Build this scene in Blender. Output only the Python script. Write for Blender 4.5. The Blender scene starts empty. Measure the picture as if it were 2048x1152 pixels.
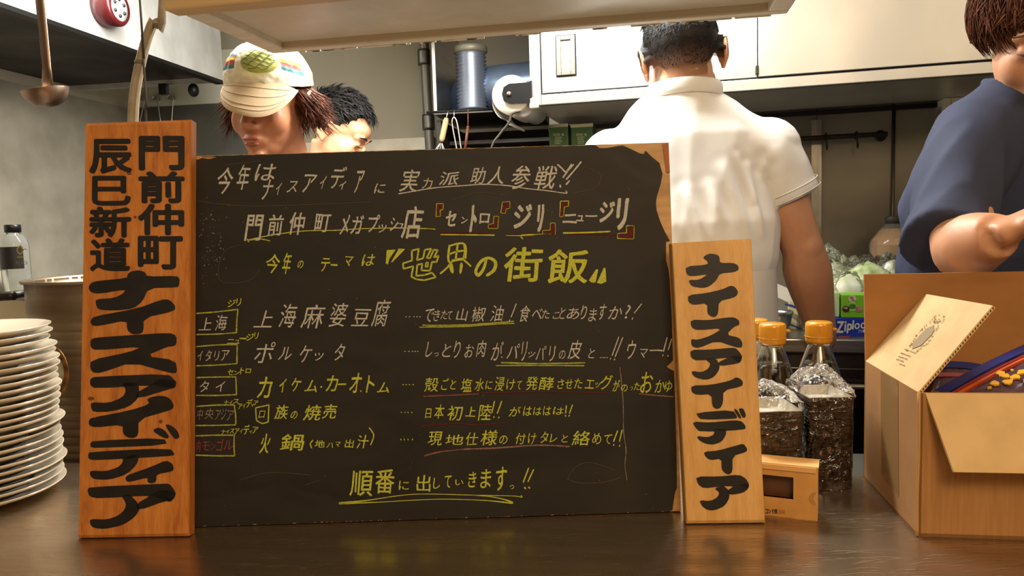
import bpy, bmesh, math, random
from mathutils import Vector, Matrix, noise
from mathutils.geometry import tessellate_polygon
random.seed(7)
S = bpy.context.scene
COL = S.collection
V = Vector
R = math.radians

# ------------------------------------------------------------------ camera
F = 1500.0
CZ = 0.95                      # counter top height
CAMP = V((0, 0, CZ + 0.366))
_p, _r = R(5.0), R(1.75)
_f = V((0, math.cos(_p), -math.sin(_p)))
_u0 = V((0, math.sin(_p), math.cos(_p)))
_r0 = V((1, 0, 0))
_rt = _r0 * math.cos(_r) - _u0 * math.sin(_r)
_up = _u0 * math.cos(_r) + _r0 * math.sin(_r)
cam = bpy.data.cameras.new('camera')
cam.lens = F / 2048 * 36
cam.sensor_width = 36
cam.clip_start = 0.02
camo = bpy.data.objects.new('camera', cam)
COL.objects.link(camo)
m3 = Matrix((_rt, _up, -_f)).transposed()
camo.matrix_world = Matrix.Translation(CAMP) @ m3.to_4x4()
S.camera = camo

# ------------------------------------------------------------------ world, lights, exposure
W = bpy.data.worlds.new('world'); S.world = W
W.use_nodes = True
W.node_tree.nodes['Background'].inputs[0].default_value = (1.0, 0.86, 0.68, 1)
W.node_tree.nodes['Background'].inputs[1].default_value = 0.05
S.view_settings.view_transform = 'Standard'
S.view_settings.look = 'None'
S.view_settings.exposure = 0.0
S.view_settings.gamma = 1.0
S.view_settings.use_curve_mapping = False


def area(name, loc, target, sx, sy, power, color):
    L = bpy.data.lights.new(name, 'AREA')
    L.shape = 'RECTANGLE'; L.size = sx; L.size_y = sy
    L.energy = power; L.color = color
    o = bpy.data.objects.new(name, L); COL.objects.link(o)
    o.location = loc
    o.rotation_euler = (V(target) - V(loc)).to_track_quat('-Z', 'Y').to_euler()
    return o


COOL = (1.0, 0.985, 0.95)
WARM = (1.0, 0.72, 0.42)
area('kitchen_tube_light', (0.08, 1.60, 2.06), (0.09, 1.70, 0), 0.75, 0.14, 32, COOL)
area('kitchen_tube_light_left', (-0.58, 1.80, 2.16), (-1.2, 1.85, 1.5), 0.14, 1.0, 46, COOL)
area('kitchen_tube_light_right', (1.35, 1.25, 2.35), (1.3, 1.35, 0), 0.8, 0.14, 2.0, COOL)
area('dining_lamp', (0.3, -0.5, 2.2), (0.1, 0.9, 1.0), 0.5, 0.5, 14.0, WARM)
area('dining_lamp_right', (1.2, 0.1, 2.2), (0.9, 0.9, 1.0), 0.35, 0.35, 5.0, WARM)
area('dining_ambient_fill', (0.0, -1.3, 2.42), (0.0, -1.3, 0), 2.2, 1.2, 30.0, (1.0, 0.80, 0.56))  # broad soft fill, added to stand for bounced ambient light


# ------------------------------------------------------------------ pixel -> ray helpers (photo frame 2048 x 1152)
def ray(px, py):
    return _f + _rt * ((px - 1024) / F) + _up * ((576 - py) / F)


def atY(px, py, Y):
    d = ray(px, py)
    return CAMP + d * (Y / d.y)


def onplane(px, py, p0, n):
    d = ray(px, py)
    return CAMP + d * ((V(p0) - CAMP).dot(n) / d.dot(n))


def onz(px, py, z):
    return onplane(px, py, (0, 0, z), V((0, 0, 1)))


# ------------------------------------------------------------------ materials
def srgb(h):
    if isinstance(h, str):
        h = [int(h[i:i + 2], 16) / 255 for i in (0, 2, 4)]
    return tuple((c / 12.92 if c <= 0.04045 else ((c + 0.055) / 1.055) ** 2.4) for c in h)


MATS = {}


def mat(name, col, rough=0.5, metal=0.0, spec=0.5, noise_amt=0.0, nscale=(8, 8, 8), bump=0.0, bscale=None,
        col2=None, alpha=1.0, trans=0.0, ior=1.45, rough2=None, emit=None, aniso=0.0, sss=0.0, detail=4, coat=0.0, lo=0.35, hi=0.65):
    if name in MATS:
        return MATS[name]
    m = bpy.data.materials.new(name); m.use_nodes = True
    nt = m.node_tree; N = nt.nodes; L = nt.links
    b = N['Principled BSDF']
    c = srgb(col)
    b.inputs['Base Color'].default_value = (*c, 1)
    b.inputs['Roughness'].default_value = rough
    b.inputs['Metallic'].default_value = metal
    b.inputs['Specular IOR Level'].default_value = spec
    b.inputs['Alpha'].default_value = alpha
    b.inputs['Transmission Weight'].default_value = trans
    b.inputs['IOR'].default_value = ior
    b.inputs['Anisotropic'].default_value = aniso
    b.inputs['Coat Weight'].default_value = coat
    if sss:
        b.inputs['Subsurface Weight'].default_value = sss
        b.inputs['Subsurface Radius'].default_value = (0.012, 0.005, 0.003)
        b.inputs['Subsurface Scale'].default_value = 1.0
    if emit:
        b.inputs['Emission Color'].default_value = (*srgb(emit[0]), 1)
        b.inputs['Emission Strength'].default_value = emit[1]
    if col2 is not None or bump or rough2 is not None:
        tc = N.new('ShaderNodeTexCoord'); mp = N.new('ShaderNodeMapping')
        mp.inputs['Scale'].default_value = nscale
        L.new(tc.outputs['Object'], mp.inputs['Vector'])
        nz = N.new('ShaderNodeTexNoise'); nz.inputs['Scale'].default_value = 1.0
        nz.inputs['Detail'].default_value = detail
        nz.inputs['Distortion'].default_value = noise_amt
        L.new(mp.outputs[0], nz.inputs['Vector'])
        if col2 is not None:
            cr = N.new('ShaderNodeValToRGB')
            cr.color_ramp.elements[0].position = lo; cr.color_ramp.elements[1].position = hi
            cr.color_ramp.elements[0].color = (*c, 1); cr.color_ramp.elements[1].color = (*srgb(col2), 1)
            L.new(nz.outputs['Fac'], cr.inputs[0]); L.new(cr.outputs[0], b.inputs['Base Color'])
        if rough2 is not None:
            mr = N.new('ShaderNodeMapRange')
            mr.inputs[1].default_value = 0.3; mr.inputs[2].default_value = 0.7
            mr.inputs[3].default_value = rough; mr.inputs[4].default_value = rough2
            L.new(nz.outputs['Fac'], mr.inputs[0]); L.new(mr.outputs[0], b.inputs['Roughness'])
        if bump:
            src = nz
            if bscale:
                mp2 = N.new('ShaderNodeMapping'); mp2.inputs['Scale'].default_value = bscale
                L.new(tc.outputs['Object'], mp2.inputs['Vector'])
                src = N.new('ShaderNodeTexNoise'); src.inputs['Scale'].default_value = 1.0
                src.inputs['Detail'].default_value = 6
                L.new(mp2.outputs[0], src.inputs['Vector'])
            bp = N.new('ShaderNodeBump'); bp.inputs['Strength'].default_value = bump
            bp.inputs['Distance'].default_value = 0.002
            L.new(src.outputs['Fac'], bp.inputs['Height']); L.new(bp.outputs[0], b.inputs['Normal'])
    MATS[name] = m
    return m


def wood_mat(name, c1, c2, c3, gx=60, gz=2.0, rough=0.45):
    """long-grain wood: stretched noise bands plus rings"""
    m = mat(name, c1, rough)
    nt = m.node_tree; N = nt.nodes; L = nt.links; b = N['Principled BSDF']
    tc = N.new('ShaderNodeTexCoord'); mp = N.new('ShaderNodeMapping')
    mp.inputs['Scale'].default_value = (gx, gx, gz)
    L.new(tc.outputs['Object'], mp.inputs[0])
    n1 = N.new('ShaderNodeTexNoise'); n1.inputs['Scale'].default_value = 1; n1.inputs['Detail'].default_value = 3
    n1.inputs['Distortion'].default_value = 0.6
    L.new(mp.outputs[0], n1.inputs[0])
    mp2 = N.new('ShaderNodeMapping'); mp2.inputs['Scale'].default_value = (gx * 6, gx * 6, gz * 3)
    L.new(tc.outputs['Object'], mp2.inputs[0])
    n2 = N.new('ShaderNodeTexNoise'); n2.inputs['Scale'].default_value = 1; n2.inputs['Detail'].default_value = 5
    L.new(mp2.outputs[0], n2.inputs[0])
    cr = N.new('ShaderNodeValToRGB'); e = cr.color_ramp.elements
    e[0].position = 0.3; e[0].color = (*srgb(c3), 1); e[1].position = 0.7; e[1].color = (*srgb(c2), 1)
    k = e.new(0.5); k.color = (*srgb(c1), 1)
    mx = N.new('ShaderNodeMath'); mx.operation = 'MULTIPLY_ADD'
    mx.inputs[1].default_value = 0.35; L.new(n2.outputs[0], mx.inputs[0])
    m2 = N.new('ShaderNodeMath'); m2.operation = 'MULTIPLY_ADD'; m2.inputs[1].default_value = 0.65
    L.new(n1.outputs[0], m2.inputs[0]); L.new(mx.outputs[0], m2.inputs[2]); mx.inputs[2].default_value = 0.0
    L.new(m2.outputs[0], cr.inputs[0]); L.new(cr.outputs[0], b.inputs['Base Color'])
    bp = N.new('ShaderNodeBump'); bp.inputs['Strength'].default_value = 0.12; bp.inputs['Distance'].default_value = 0.001
    L.new(m2.outputs[0], bp.inputs['Height']); L.new(bp.outputs[0], b.inputs['Normal'])
    return m


def steel_mat(name, col, rough=0.22, rough2=0.4, sc=(2, 2, 160), col2=None, bump=0.05, metal=1.0, streak=True):
    return mat(name, col, rough, metal, nscale=sc, rough2=rough2, bump=bump, col2=col2, detail=6)


M_STEEL = steel_mat('brushed_steel', 'B8B4AC', 0.28, 0.42, (3, 3, 120))
M_STEELV = steel_mat('brushed_steel_door', 'BDBFC0', 0.36, 0.46, (2.2, 2.2, 1.2), col2='A9ABAC', bump=0.02)
M_STEELD = steel_mat('dull_dark_steel', '75716A', 0.38, 0.55, (3, 3, 5), col2='4E4A44', bump=0.03)
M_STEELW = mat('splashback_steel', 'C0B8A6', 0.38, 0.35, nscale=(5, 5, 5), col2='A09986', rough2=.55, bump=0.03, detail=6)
M_HOODIN = mat('dark_hood_underside', '2C211A', 0.38, 0.5, nscale=(4, 4, 4), col2='1A120E', rough2=0.55)  # dark brown underside, tone varying at random
M_BLACKM = mat('black_metal', '141312', 0.45, 0.3)
M_BLACKP = mat('black_plastic', '101011', 0.35)
M_WALL = mat('painted_wall_olive', '8E8672', 0.75, nscale=(1.5, 1.5, 1.5), col2='7F7866', bump=0.05, bscale=(60, 60, 60))
M_WHITEW = mat('white_painted_wall', 'C9C2B0', 0.7)
M_CEIL = mat('ceiling_paint', 'CFC8B6', 0.8)
M_FLOOR = mat('kitchen_floor_tile', '4B4540', 0.5, nscale=(6, 6, 6), col2='3A3531')
M_SIGN1 = wood_mat('cedar_wood', 'B8712E', 'C98640', '9A5620', 90, 3.5)
M_SIGN2 = wood_mat('pale_hinoki_wood', 'C8995A', 'D3A76A', 'B98848', 90, 2.5)
M_INK = mat('sumi_ink', '120E0B', 0.5, nscale=(40, 40, 40), col2='1D1712')
M_SHELFT = mat('beige_laminate', 'C2A478', 0.42, nscale=(3, 60, 60), col2='B79A70')
M_SHELFG = wood_mat('shelf_underside', 'C2BBA8', 'CEC7B6', 'B4AC98', 5, 40, 0.35)
M_SHELFR = mat('shelf_rear_edge', 'D2CAB6', .4, nscale=(3, 60, 60), col2='C6BCA6')
M_CARD = mat('cardboard', 'A97B48', 0.85, nscale=(220, 12, 12), col2='9C6E3E', bump=0.12, lo=0.3, hi=0.7)
M_CARDIN = mat('cardboard_pale_side', 'D0AF7C', 0.8, nscale=(30, 30, 30), col2='C6A471', bump=0.05)
M_CARDDK = mat('cardboard_inner', '9A6936', 0.85, nscale=(10, 200, 12), col2='8C5E2F', bump=0.1)
M_TAPE = mat('packing_tape', 'B08A58', 0.15, spec=0.8, alpha=0.55)
M_PRINT = mat('carton_print', '6B5A3C', 0.7)
M_PORC = mat('white_porcelain', 'CCC0A8', 0.14, spec=0.6, coat=0.3)
M_GLASS = mat('clear_glass', 'F4F6F2', 0.03, trans=1.0, ior=1.45)
M_PET = mat('clear_pet_plastic', 'F0F2F0', 0.04, trans=0.95, ior=1.2)
M_WATER = mat('water', 'E8F0F0', 0.0, trans=1.0, ior=1.33)
M_SOY = mat('soy_sauce', '1C0B04', 0.08, spec=0.6)
M_OIL = mat('cooking_oil', 'D89A38', 0.05, trans=0.5, ior=1.3)
M_OIL2 = mat('amber_oil', 'B8671C', 0.05, trans=0.4, ior=1.3)
M_GOLDCAP = mat('gold_plastic_cap', 'C98A1E', 0.25, spec=0.6, coat=0.4)
M_TRAYO = mat('brown_tray_side', '5A4330', 0.6, nscale=(150, 150, 150), col2='453222', bump=0.1)
M_TRAYI = mat('tray_white_lining', 'D9D2C4', 0.35)


def film_mat():
    m = mat('clear_plastic_film', 'FFFFFF', 0.12)
    nt = m.node_tree; N = nt.nodes; L = nt.links
    N.remove(N['Principled BSDF'])
    out = N['Material Output']
    g = N.new('ShaderNodeBsdfGlossy'); g.inputs['Roughness'].default_value = 0.12
    g.inputs['Color'].default_value = (1, 1, 1, 1)
    t = N.new('ShaderNodeBsdfTransparent'); t.inputs[0].default_value = (0.93, 0.93, 0.92, 1)
    lw = N.new('ShaderNodeFresnel'); lw.inputs[0].default_value = 1.5
    tc = N.new('ShaderNodeTexCoord'); nz = N.new('ShaderNodeTexNoise'); nz.inputs['Scale'].default_value = 38
    nz.inputs['Detail'].default_value = 3; nz.inputs['Distortion'].default_value = 1.5
    L.new(tc.outputs['Object'], nz.inputs[0])
    bp = N.new('ShaderNodeBump'); bp.inputs['Strength'].default_value = 1.0; bp.inputs['Distance'].default_value = 0.012
    L.new(nz.outputs[0], bp.inputs['Height']); L.new(bp.outputs[0], g.inputs['Normal']); L.new(bp.outputs[0], lw.inputs['Normal'])
    ad = N.new('ShaderNodeMath'); ad.operation = 'MULTIPLY_ADD'; ad.inputs[1].default_value = 1.05; ad.inputs[2].default_value = 0.02
    L.new(lw.outputs[0], ad.inputs[0])
    mx = N.new('ShaderNodeMixShader'); L.new(ad.outputs[0], mx.inputs[0]); L.new(t.outputs[0], mx.inputs[1]); L.new(g.outputs[0], mx.inputs[2])
    L.new(mx.outputs[0], out.inputs['Surface'])
    return m


M_FILM = film_mat()


# ------------------------------------------------------------------ object helpers
WM = {}


def thing(name, label, cat, loc=(0, 0, 0), rotz=0.0, group=None):
    o = bpy.data.objects.new(name, None); COL.objects.link(o)
    o.empty_display_size = 0.05
    o.location = loc; o.rotation_euler = (0, 0, rotz)
    o['label'] = label; o['category'] = cat
    if group:
        o['group'] = group
    WM[o] = Matrix.Translation(V(loc)) @ Matrix.Rotation(rotz, 4, 'Z')
    return o


class MB:
    """mesh collector in world space"""

    def __init__(s):
        s.v = []; s.f = []; s.m = []; s.sm = []

    def add(s, vs, fs, mi=0, smooth=False):
        o = len(s.v); s.v += [V(x) for x in vs]
        for f in fs:
            s.f.append([i + o for i in f]); s.m.append(mi); s.sm.append(smooth)
        return s

    def box(s, c, d, M=None, mi=0, bev=0.0):
        """c centre, d full size; M optional rotation matrix"""
        x, y, z = d[0] / 2, d[1] / 2, d[2] / 2
        if bev:
            bm = bmesh.new()
            bmesh.ops.create_cube(bm, size=1)
            bmesh.ops.scale(bm, vec=d, verts=bm.verts)
            bmesh.ops.bevel(bm, geom=bm.edges[:], offset=bev, segments=2, affect='EDGES', profile=0.5)
            vs = [v.co.copy() for v in bm.verts]; fs = [[v.index for v in f.verts] for f in bm.faces]
            bm.free()
        else:
            vs = [V((a, b, e)) for a in (-x, x) for b in (-y, y) for e in (-z, z)]
            fs = [[0, 1, 3, 2], [4, 6, 7, 5], [0, 4, 5, 1], [2, 3, 7, 6], [0, 2, 6, 4], [1, 5, 7, 3]]
        if M is not None:
            vs = [M @ v for v in vs]
        s.add([v + V(c) for v in vs], fs, mi)
        return s

    def hexa(s, a, b, mi=0):
        """a: 4 pts, b: 4 pts (matching) -> closed hexahedron"""
        n = len(a)
        fs = [list(range(n))[::-1], list(range(n, 2 * n))] + [[i, (i + 1) % n, n + (i + 1) % n, n + i] for i in range(n)]
        s.add(list(a) + list(b), fs, mi); return s

    def tube(s, pts, rad, n=12, cap=True, mi=0, lat=None, smooth=True, close=False):
        """pts list; rad scalar / list of scalar or (rx, ry); lat = lateral axis for rx"""
        pts = [V(p) for p in pts]; k = len(pts)
        if not isinstance(rad, (list, tuple)):
            rad = [rad] * k
        rings = []; prev = None
        for i, p in enumerate(pts):
            if close:
                t = pts[(i + 1) % k] - pts[i - 1]
            else:
                t = pts[min(i + 1, k - 1)] - pts[max(i - 1, 0)]
            if t.length < 1e-9:
                t = V((0, 0, 1))
            t.normalize()
            if lat is not None:
                a = V(lat) - t * V(lat).dot(t)
            elif prev is not None:
                a = prev - t * prev.dot(t)
            else:
                a = t.orthogonal()
            if a.length < 1e-6:
                a = t.orthogonal()
            a.normalize(); prev = a
            b = t.cross(a)
            r = rad[i]
            rx, ry = r if isinstance(r, (list, tuple)) else (r, r)
            rings.append([p + a * (math.cos(q * 2 * math.pi / n) * rx) + b * (math.sin(q * 2 * math.pi / n) * ry) for q in range(n)])
        vs = [v for r_ in rings for v in r_]; fs = []
        for i in range(k - 1 + (1 if close else 0)):
            j = (i + 1) % k
            for q in range(n):
                fs.append([i * n + q, i * n + (q + 1) % n, j * n + (q + 1) % n, j * n + q])
        if cap and not close:
            fs.append(list(range(n))[::-1]); fs.append([(k - 1) * n + q for q in range(n)])
        s.add(vs, fs, mi, smooth); return s

    def lathe(s, prof, c, n=32, mi=0, M=None, smooth=True, cap=False):
        """prof [(r,z)...] about z through c"""
        vs = []; fs = []; k = len(prof)
        for r, z in prof:
            for q in range(n):
                a = q * 2 * math.pi / n
                vs.append(V((r * math.cos(a), r * math.sin(a), z)))
        for i in range(k - 1):
            for q in range(n):
                fs.append([i * n + q, i * n + (q + 1) % n, (i + 1) * n + (q + 1) % n, (i + 1) * n + q])
        if cap:
            fs.append(list(range(n))[::-1]); fs.append([(k - 1) * n + q for q in range(n)])
        if M is not None:
            vs = [M @ v for v in vs]
        s.add([v + V(c) for v in vs], fs, mi, smooth); return s

    def ell(s, c, r, M=None, n=20, mi=0):
        vs = []; fs = []; h = n // 2
        for i in range(h + 1):
            th = math.pi * i / h
            for q in range(n):
                a = 2 * math.pi * q / n
                v = V((r[0] * math.sin(th) * math.cos(a), r[1] * math.sin(th) * math.sin(a), r[2] * math.cos(th)))
                vs.append(v)
        for i in range(h):
            for q in range(n):
                fs.append([i * n + q, (i + 1) * n + q, (i + 1) * n + (q + 1) % n, i * n + (q + 1) % n])
        if M is not None:
            vs = [M @ v for v in vs]
        s.add([v + V(c) for v in vs], fs, mi, True); return s

    def build(s, name, mats, parent=None, label=None, cat=None, group=None, kind=None, origin=None, weld=False, rotz=0.0):
        me = bpy.data.meshes.new(name)
        if parent is not None:
            Wi = WM[parent].inverted(); WMo = WM[parent]
        else:
            if origin is None:
                if s.v:
                    xs = [v.x for v in s.v]; ys = [v.y for v in s.v]; zs = [v.z for v in s.v]
                    origin = V(((min(xs) + max(xs)) / 2, (min(ys) + max(ys)) / 2, min(zs)))
                else:
                    origin = V((0, 0, 0))
            WMo = Matrix.Translation(V(origin)) @ Matrix.Rotation(rotz, 4, 'Z'); Wi = WMo.inverted()
        me.from_pydata([tuple(Wi @ v) for v in s.v], [], s.f)
        if not isinstance(mats, (list, tuple)):
            mats = [mats]
        for m in mats:
            me.materials.append(m)
        me.polygons.foreach_set('material_index', s.m)
        me.polygons.foreach_set('use_smooth', s.sm)
        if weld:
            bm = bmesh.new(); bm.from_mesh(me)
            bmesh.ops.remove_doubles(bm, verts=bm.verts, dist=1e-5)
            bmesh.ops.recalc_face_normals(bm, faces=bm.faces)
            bm.to_mesh(me); bm.free()
        me.update()
        o = bpy.data.objects.new(name, me); COL.objects.link(o)
        if parent is not None:
            o.parent = parent
        else:
            o.location = WMo.to_translation(); o.rotation_euler = (0, 0, rotz)
        WM[o] = WMo
        if label: o['label'] = label
        if cat: o['category'] = cat
        if group: o['group'] = group
        if kind: o['kind'] = kind
        return o


def recalc(o):
    bm = bmesh.new(); bm.from_mesh(o.data)
    bmesh.ops.recalc_face_normals(bm, faces=bm.faces)
    bm.to_mesh(o.data); bm.free()
    return o


def dup(root, delta, label=None, group=None, rotz=None):
    r = root.copy(); COL.objects.link(r)
    r.location = root.location + V(delta)
    if rotz is not None:
        r.rotation_euler = (0, 0, rotz)
    if label: r['label'] = label
    if group: r['group'] = group
    for ch in list(root.children):
        c = ch.copy(); COL.objects.link(c); c.parent = r
        for g in ch.children:
            d = g.copy(); COL.objects.link(d); d.parent = c
    return r


def cr(pts, k=5):
    """catmull-rom through points of any dimension"""
    P = [tuple(p) for p in pts]
    if len(P) < 3:
        return P
    out = []
    for i in range(len(P) - 1):
        a, b, c, d = P[max(i - 1, 0)], P[i], P[i + 1], P[min(i + 2, len(P) - 1)]
        for j in range(k):
            t = j / k
            out.append(tuple(0.5 * ((2 * b[q]) + (-a[q] + c[q]) * t + (2 * a[q] - 5 * b[q] + 4 * c[q] - d[q]) * t * t +
                                    (-a[q] + 3 * b[q] - 3 * c[q] + d[q]) * t ** 3) for q in range(len(b))))
    out.append(P[-1])
    return out


def chaikin(P, it=1):
    for _ in range(it):
        Q = []
        for i in range(len(P)):
            a, b = P[i], P[(i + 1) % len(P)]
            Q.append((a[0] * .78 + b[0] * .22, a[1] * .78 + b[1] * .22))
            Q.append((a[0] * .22 + b[0] * .78, a[1] * .22 + b[1] * .78))
        P = Q
    return P


# ------------------------------------------------------------------ glyphs from the built-in font
GC = {}


def glyph(ch, bold=0.0):
    k = (ch, bold)
    if k in GC:
        return GC[k]
    c = bpy.data.curves.new('g', 'FONT'); c.body = ch; c.size = 1.0; c.resolution_u = 3; c.offset = bold
    c.fill_mode = 'FRONT'
    o = bpy.data.objects.new('g', c); COL.objects.link(o)
    dg = bpy.context.evaluated_depsgraph_get(); dg.update()
    me = o.evaluated_get(dg).to_mesh()
    vs = [(v.co.x, v.co.y) for v in me.vertices]; fs = [list(p.vertices) for p in me.polygons]
    o.evaluated_get(dg).to_mesh_clear()
    bpy.data.objects.remove(o); bpy.data.curves.remove(c)
    xs = [v[0] for v in vs] or [0]; ys = [v[1] for v in vs] or [0]
    x0, x1, y0, y1 = min(xs), max(xs), min(ys), max(ys)
    w = max(x1 - x0, 1e-4); h = max(y1 - y0, 1e-4)
    GC[k] = ([((x - x0) / w, (y - y0) / h) for x, y in vs], fs, w, h)
    return GC[k]


class Ink:
    """flat marks given in photo pixels, laid on a real plane (a millimetre proud of it)"""

    def __init__(s, p0, n, lift=0.0008):
        s.p0 = V(p0) + V(n) * lift; s.n = V(n); s.mb = MB(); s.h = V((0, 0))

    def crop(s, x, y, k):
        s.c = (x, y, k); return s

    def pt(s, x, y):
        cx, cy, k = s.c
        return onplane(cx + x / k, cy + y / k, s.p0, s.n)

    def poly(s, P, mi=0, sm=1):
        P = chaikin(P, sm) if sm else P
        tri = tessellate_polygon([[V((x, y, 0)) for x, y in P]])
        s.mb.add([s.pt(*p) for p in P], [list(t) for t in tri], mi); return s

    def stroke(s, P, w, mi=0, sm=True, jit=0.0):
        """P: (x,y) or (x,y,w) crop coords, w width in crop px"""
        Q = [(p[0], p[1], (p[2] if len(p) > 2 else w)) for p in P]
        Q = cr(Q, 6) if sm and len(Q) > 2 else Q
        if len(Q) == 2:
            Q = [Q[0], tuple((a + b) / 2 for a, b in zip(*Q)), Q[1]]
        L = []; Rr = []
        for i, (x, y, ww) in enumerate(Q):
            a = Q[max(i - 1, 0)]; b = Q[min(i + 1, len(Q) - 1)]
            t = V((b[0] - a[0], b[1] - a[1]))
            if t.length < 1e-6: t = V((1, 0))
            t.normalize(); q = ww / 2 * (1 + random.uniform(-jit, jit))
            L.append((x - t.y * q, y + t.x * q)); Rr.append((x + t.y * q, y - t.x * q))
        t0 = V((Q[0][0] - Q[1][0], Q[0][1] - Q[1][1])).normalized() * Q[0][2] * .4
        t1 = V((Q[-1][0] - Q[-2][0], Q[-1][1] - Q[-2][1])).normalized() * Q[-1][2] * .4
        ca = (Q[0][0] + t0.x, Q[0][1] + t0.y); cb = (Q[-1][0] + t1.x, Q[-1][1] + t1.y)
        n = len(Q)
        vs = [s.pt(*p) for p in L + Rr + [ca, cb]]
        fs = [[i, i + 1, n + i + 1, n + i] for i in range(n - 1)] + [[0, n, 2 * n], [n - 1, 2 * n + 1, 2 * n - 1]]
        s.mb.add(vs, fs, mi); return s

    def ch(s, c, x0, y0, x1, y1, mi=0, bold=0.0, sh=0.0, wob=1.0):
        vs, fs, w, h = glyph(c, 0.0)
        # shear then refit to the box
        W_, H_ = x1 - x0, y1 - y0
        P = [(x * W_ + sh * y * H_, y * H_) for x, y in vs]
        mx = max(p[0] for p in P) or 1
        sx = W_ / mx
        off = random.uniform(0, 99); k = s.c[2]
        r_ = bold * max(H_, W_) * .9
        shifts = [(0, 0)] if bold < .004 else [(r_ * math.cos(a), r_ * math.sin(a)) for a in (.4, 1.45, 2.5, 3.54, 4.6, 5.6)]
        if bold >= .028: shifts += [(r_ * .5 * math.cos(a), r_ * .5 * math.sin(a)) for a in (0, 2.1, 4.2)]
        x0 += r_; y0 += r_; x1 -= r_; y1 -= r_; W_, H_ = max(x1 - x0, 1), max(y1 - y0, 1)
        P = [(x * W_ + sh * y * H_, y * H_) for x, y in vs]
        sx = W_ / (max(p[0] for p in P) or 1)
        out = []
        for x, y in P:
            X = x0 + x * sx; Y = y1 - y
            if wob:
                q = V((X / k * .07 + off, Y / k * .07, off))
                d = noise.noise_vector(q) * (wob * 2.2 * k)
                q2 = noise.noise_vector(q * 5) * (wob * .35 * k)
                X += d.x * .6 + q2.x; Y += d.y * .6 + q2.y
            out.append((X, Y))
        for q_, (ax, ay) in enumerate(shifts):      # each pass of the chalk lies on the one before
            s.mb.add([s.pt(X + ax, Y + ay) + s.n * (q_ * .00004) for X, Y in out], fs, mi)
        return s

    def build(s, name, mats, parent, label=None):
        return s.mb.build(name, mats, parent, label)

# ------------------------------------------------------------------ kitchen frames
def frame(yaw, ox=0.0, oy=0.0):
    c, s_ = math.cos(R(yaw)), math.sin(R(yaw))
    u = V((c, -s_, 0)); v = V((s_, c, 0)); o = V((ox, oy, 0))
    M = Matrix.Rotation(-R(yaw), 4, 'Z')

    def P(a, b, z):
        return o + u * a + v * b + V((0, 0, z))

    def hit(px, py, b):           # pixel -> (u, z) on the plane v = b
        p = onplane(px, py, o + v * b, v) - o
        return p.dot(u), p.z
    return P, hit, M, u, v, o


K, khit, MK, KU, KV, KO = frame(8)
c2 = atY(1062, 213, 2.0)
K2, k2hit, MK2, K2U, K2V, K2O = frame(15, c2.x, c2.y)
ZC = c2.z                       # underside height of the wall cabinet


def kbox(mb, u0, u1, v0, v1, z0, z1, fr=K, Mr=MK, mi=0, bev=0.0):
    mb.box(fr((u0 + u1) / 2, (v0 + v1) / 2, (z0 + z1) / 2), (u1 - u0, v1 - v0, z1 - z0), Mr, mi, bev); return mb


def k2box(mb, u0, u1, v0, v1, z0, z1, mi=0, bev=0.0):
    return kbox(mb, u0, u1, v0, v1, z0, z1, K2, MK2, mi, bev)


def one(mb, name, mats, label, cat, group=None, kind=None, rotz=0.0, weld=False):
    return mb.build(name, mats, None, label, cat, group, kind, rotz=rotz, weld=weld)


VB = 3.05
uL, zs = khit(255, 217, VB)
ROOM_R = 2.2

# ------------------------------------------------------------------ shell
for nm, args, m in (
        ('floor', (uL - .1, ROOM_R + .1, -3.1, VB + .1, -0.08, 0.0), M_FLOOR),
        ('ceiling', (uL - .1, ROOM_R + .1, -3.1, VB + .1, 2.5, 2.58), M_CEIL),
        ('wall_back', (uL - .1, ROOM_R + .1, VB, VB + .1, 0, 2.5), M_WALL),
        ('wall_left', (uL - .1, uL, -3.0, VB, 0, 2.5), M_WHITEW),
        ('wall_right', (ROOM_R, ROOM_R + .1, -3.0, VB, 0, 2.5), M_WHITEW),
        ('wall_front', (uL - .1, ROOM_R + .1, -3.1, -3.0, 0, 2.5), mat('dining_wall_wood', '6B4A2C', 0.6))):
    mb = MB(); kbox(mb, *args)
    mb.build(nm, m, None, kind='structure', rotz=-R(8))

# splashback on the left wall and the back wall
mb = MB(); kbox(mb, uL, uL + .006, 1.3, VB, 0.0, zs)
one(mb, 'splashback_panel', M_STEELW, 'smudged stainless splashback panel on the wall left of the carved sign', 'panel', rotz=-R(8))
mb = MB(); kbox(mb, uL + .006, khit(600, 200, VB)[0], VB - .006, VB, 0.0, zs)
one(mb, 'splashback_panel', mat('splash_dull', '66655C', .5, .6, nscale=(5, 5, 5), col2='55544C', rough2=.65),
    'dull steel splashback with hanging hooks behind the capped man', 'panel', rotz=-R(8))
mb = MB(); kbox(mb, uL, khit(600, 200, VB)[0], VB - .004, VB, zs, zs + .22)
one(mb, 'pale_wall_board', mat('pale_board', 'BDBBAA', .6), 'pale strip of wall board just under the left extractor hood', 'panel', rotz=-R(8))
u0, z0 = khit(735, 288, VB)
mb = MB(); kbox(mb, khit(600, 200, VB)[0] + .002, khit(870, 288, VB)[0], VB - .012, VB, 0.0, z0 + .015)
one(mb, 'splashback_panel', M_STEELW, 'low grey splashback along the olive wall beside the vertical pipe', 'panel', rotz=-R(8))

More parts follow.
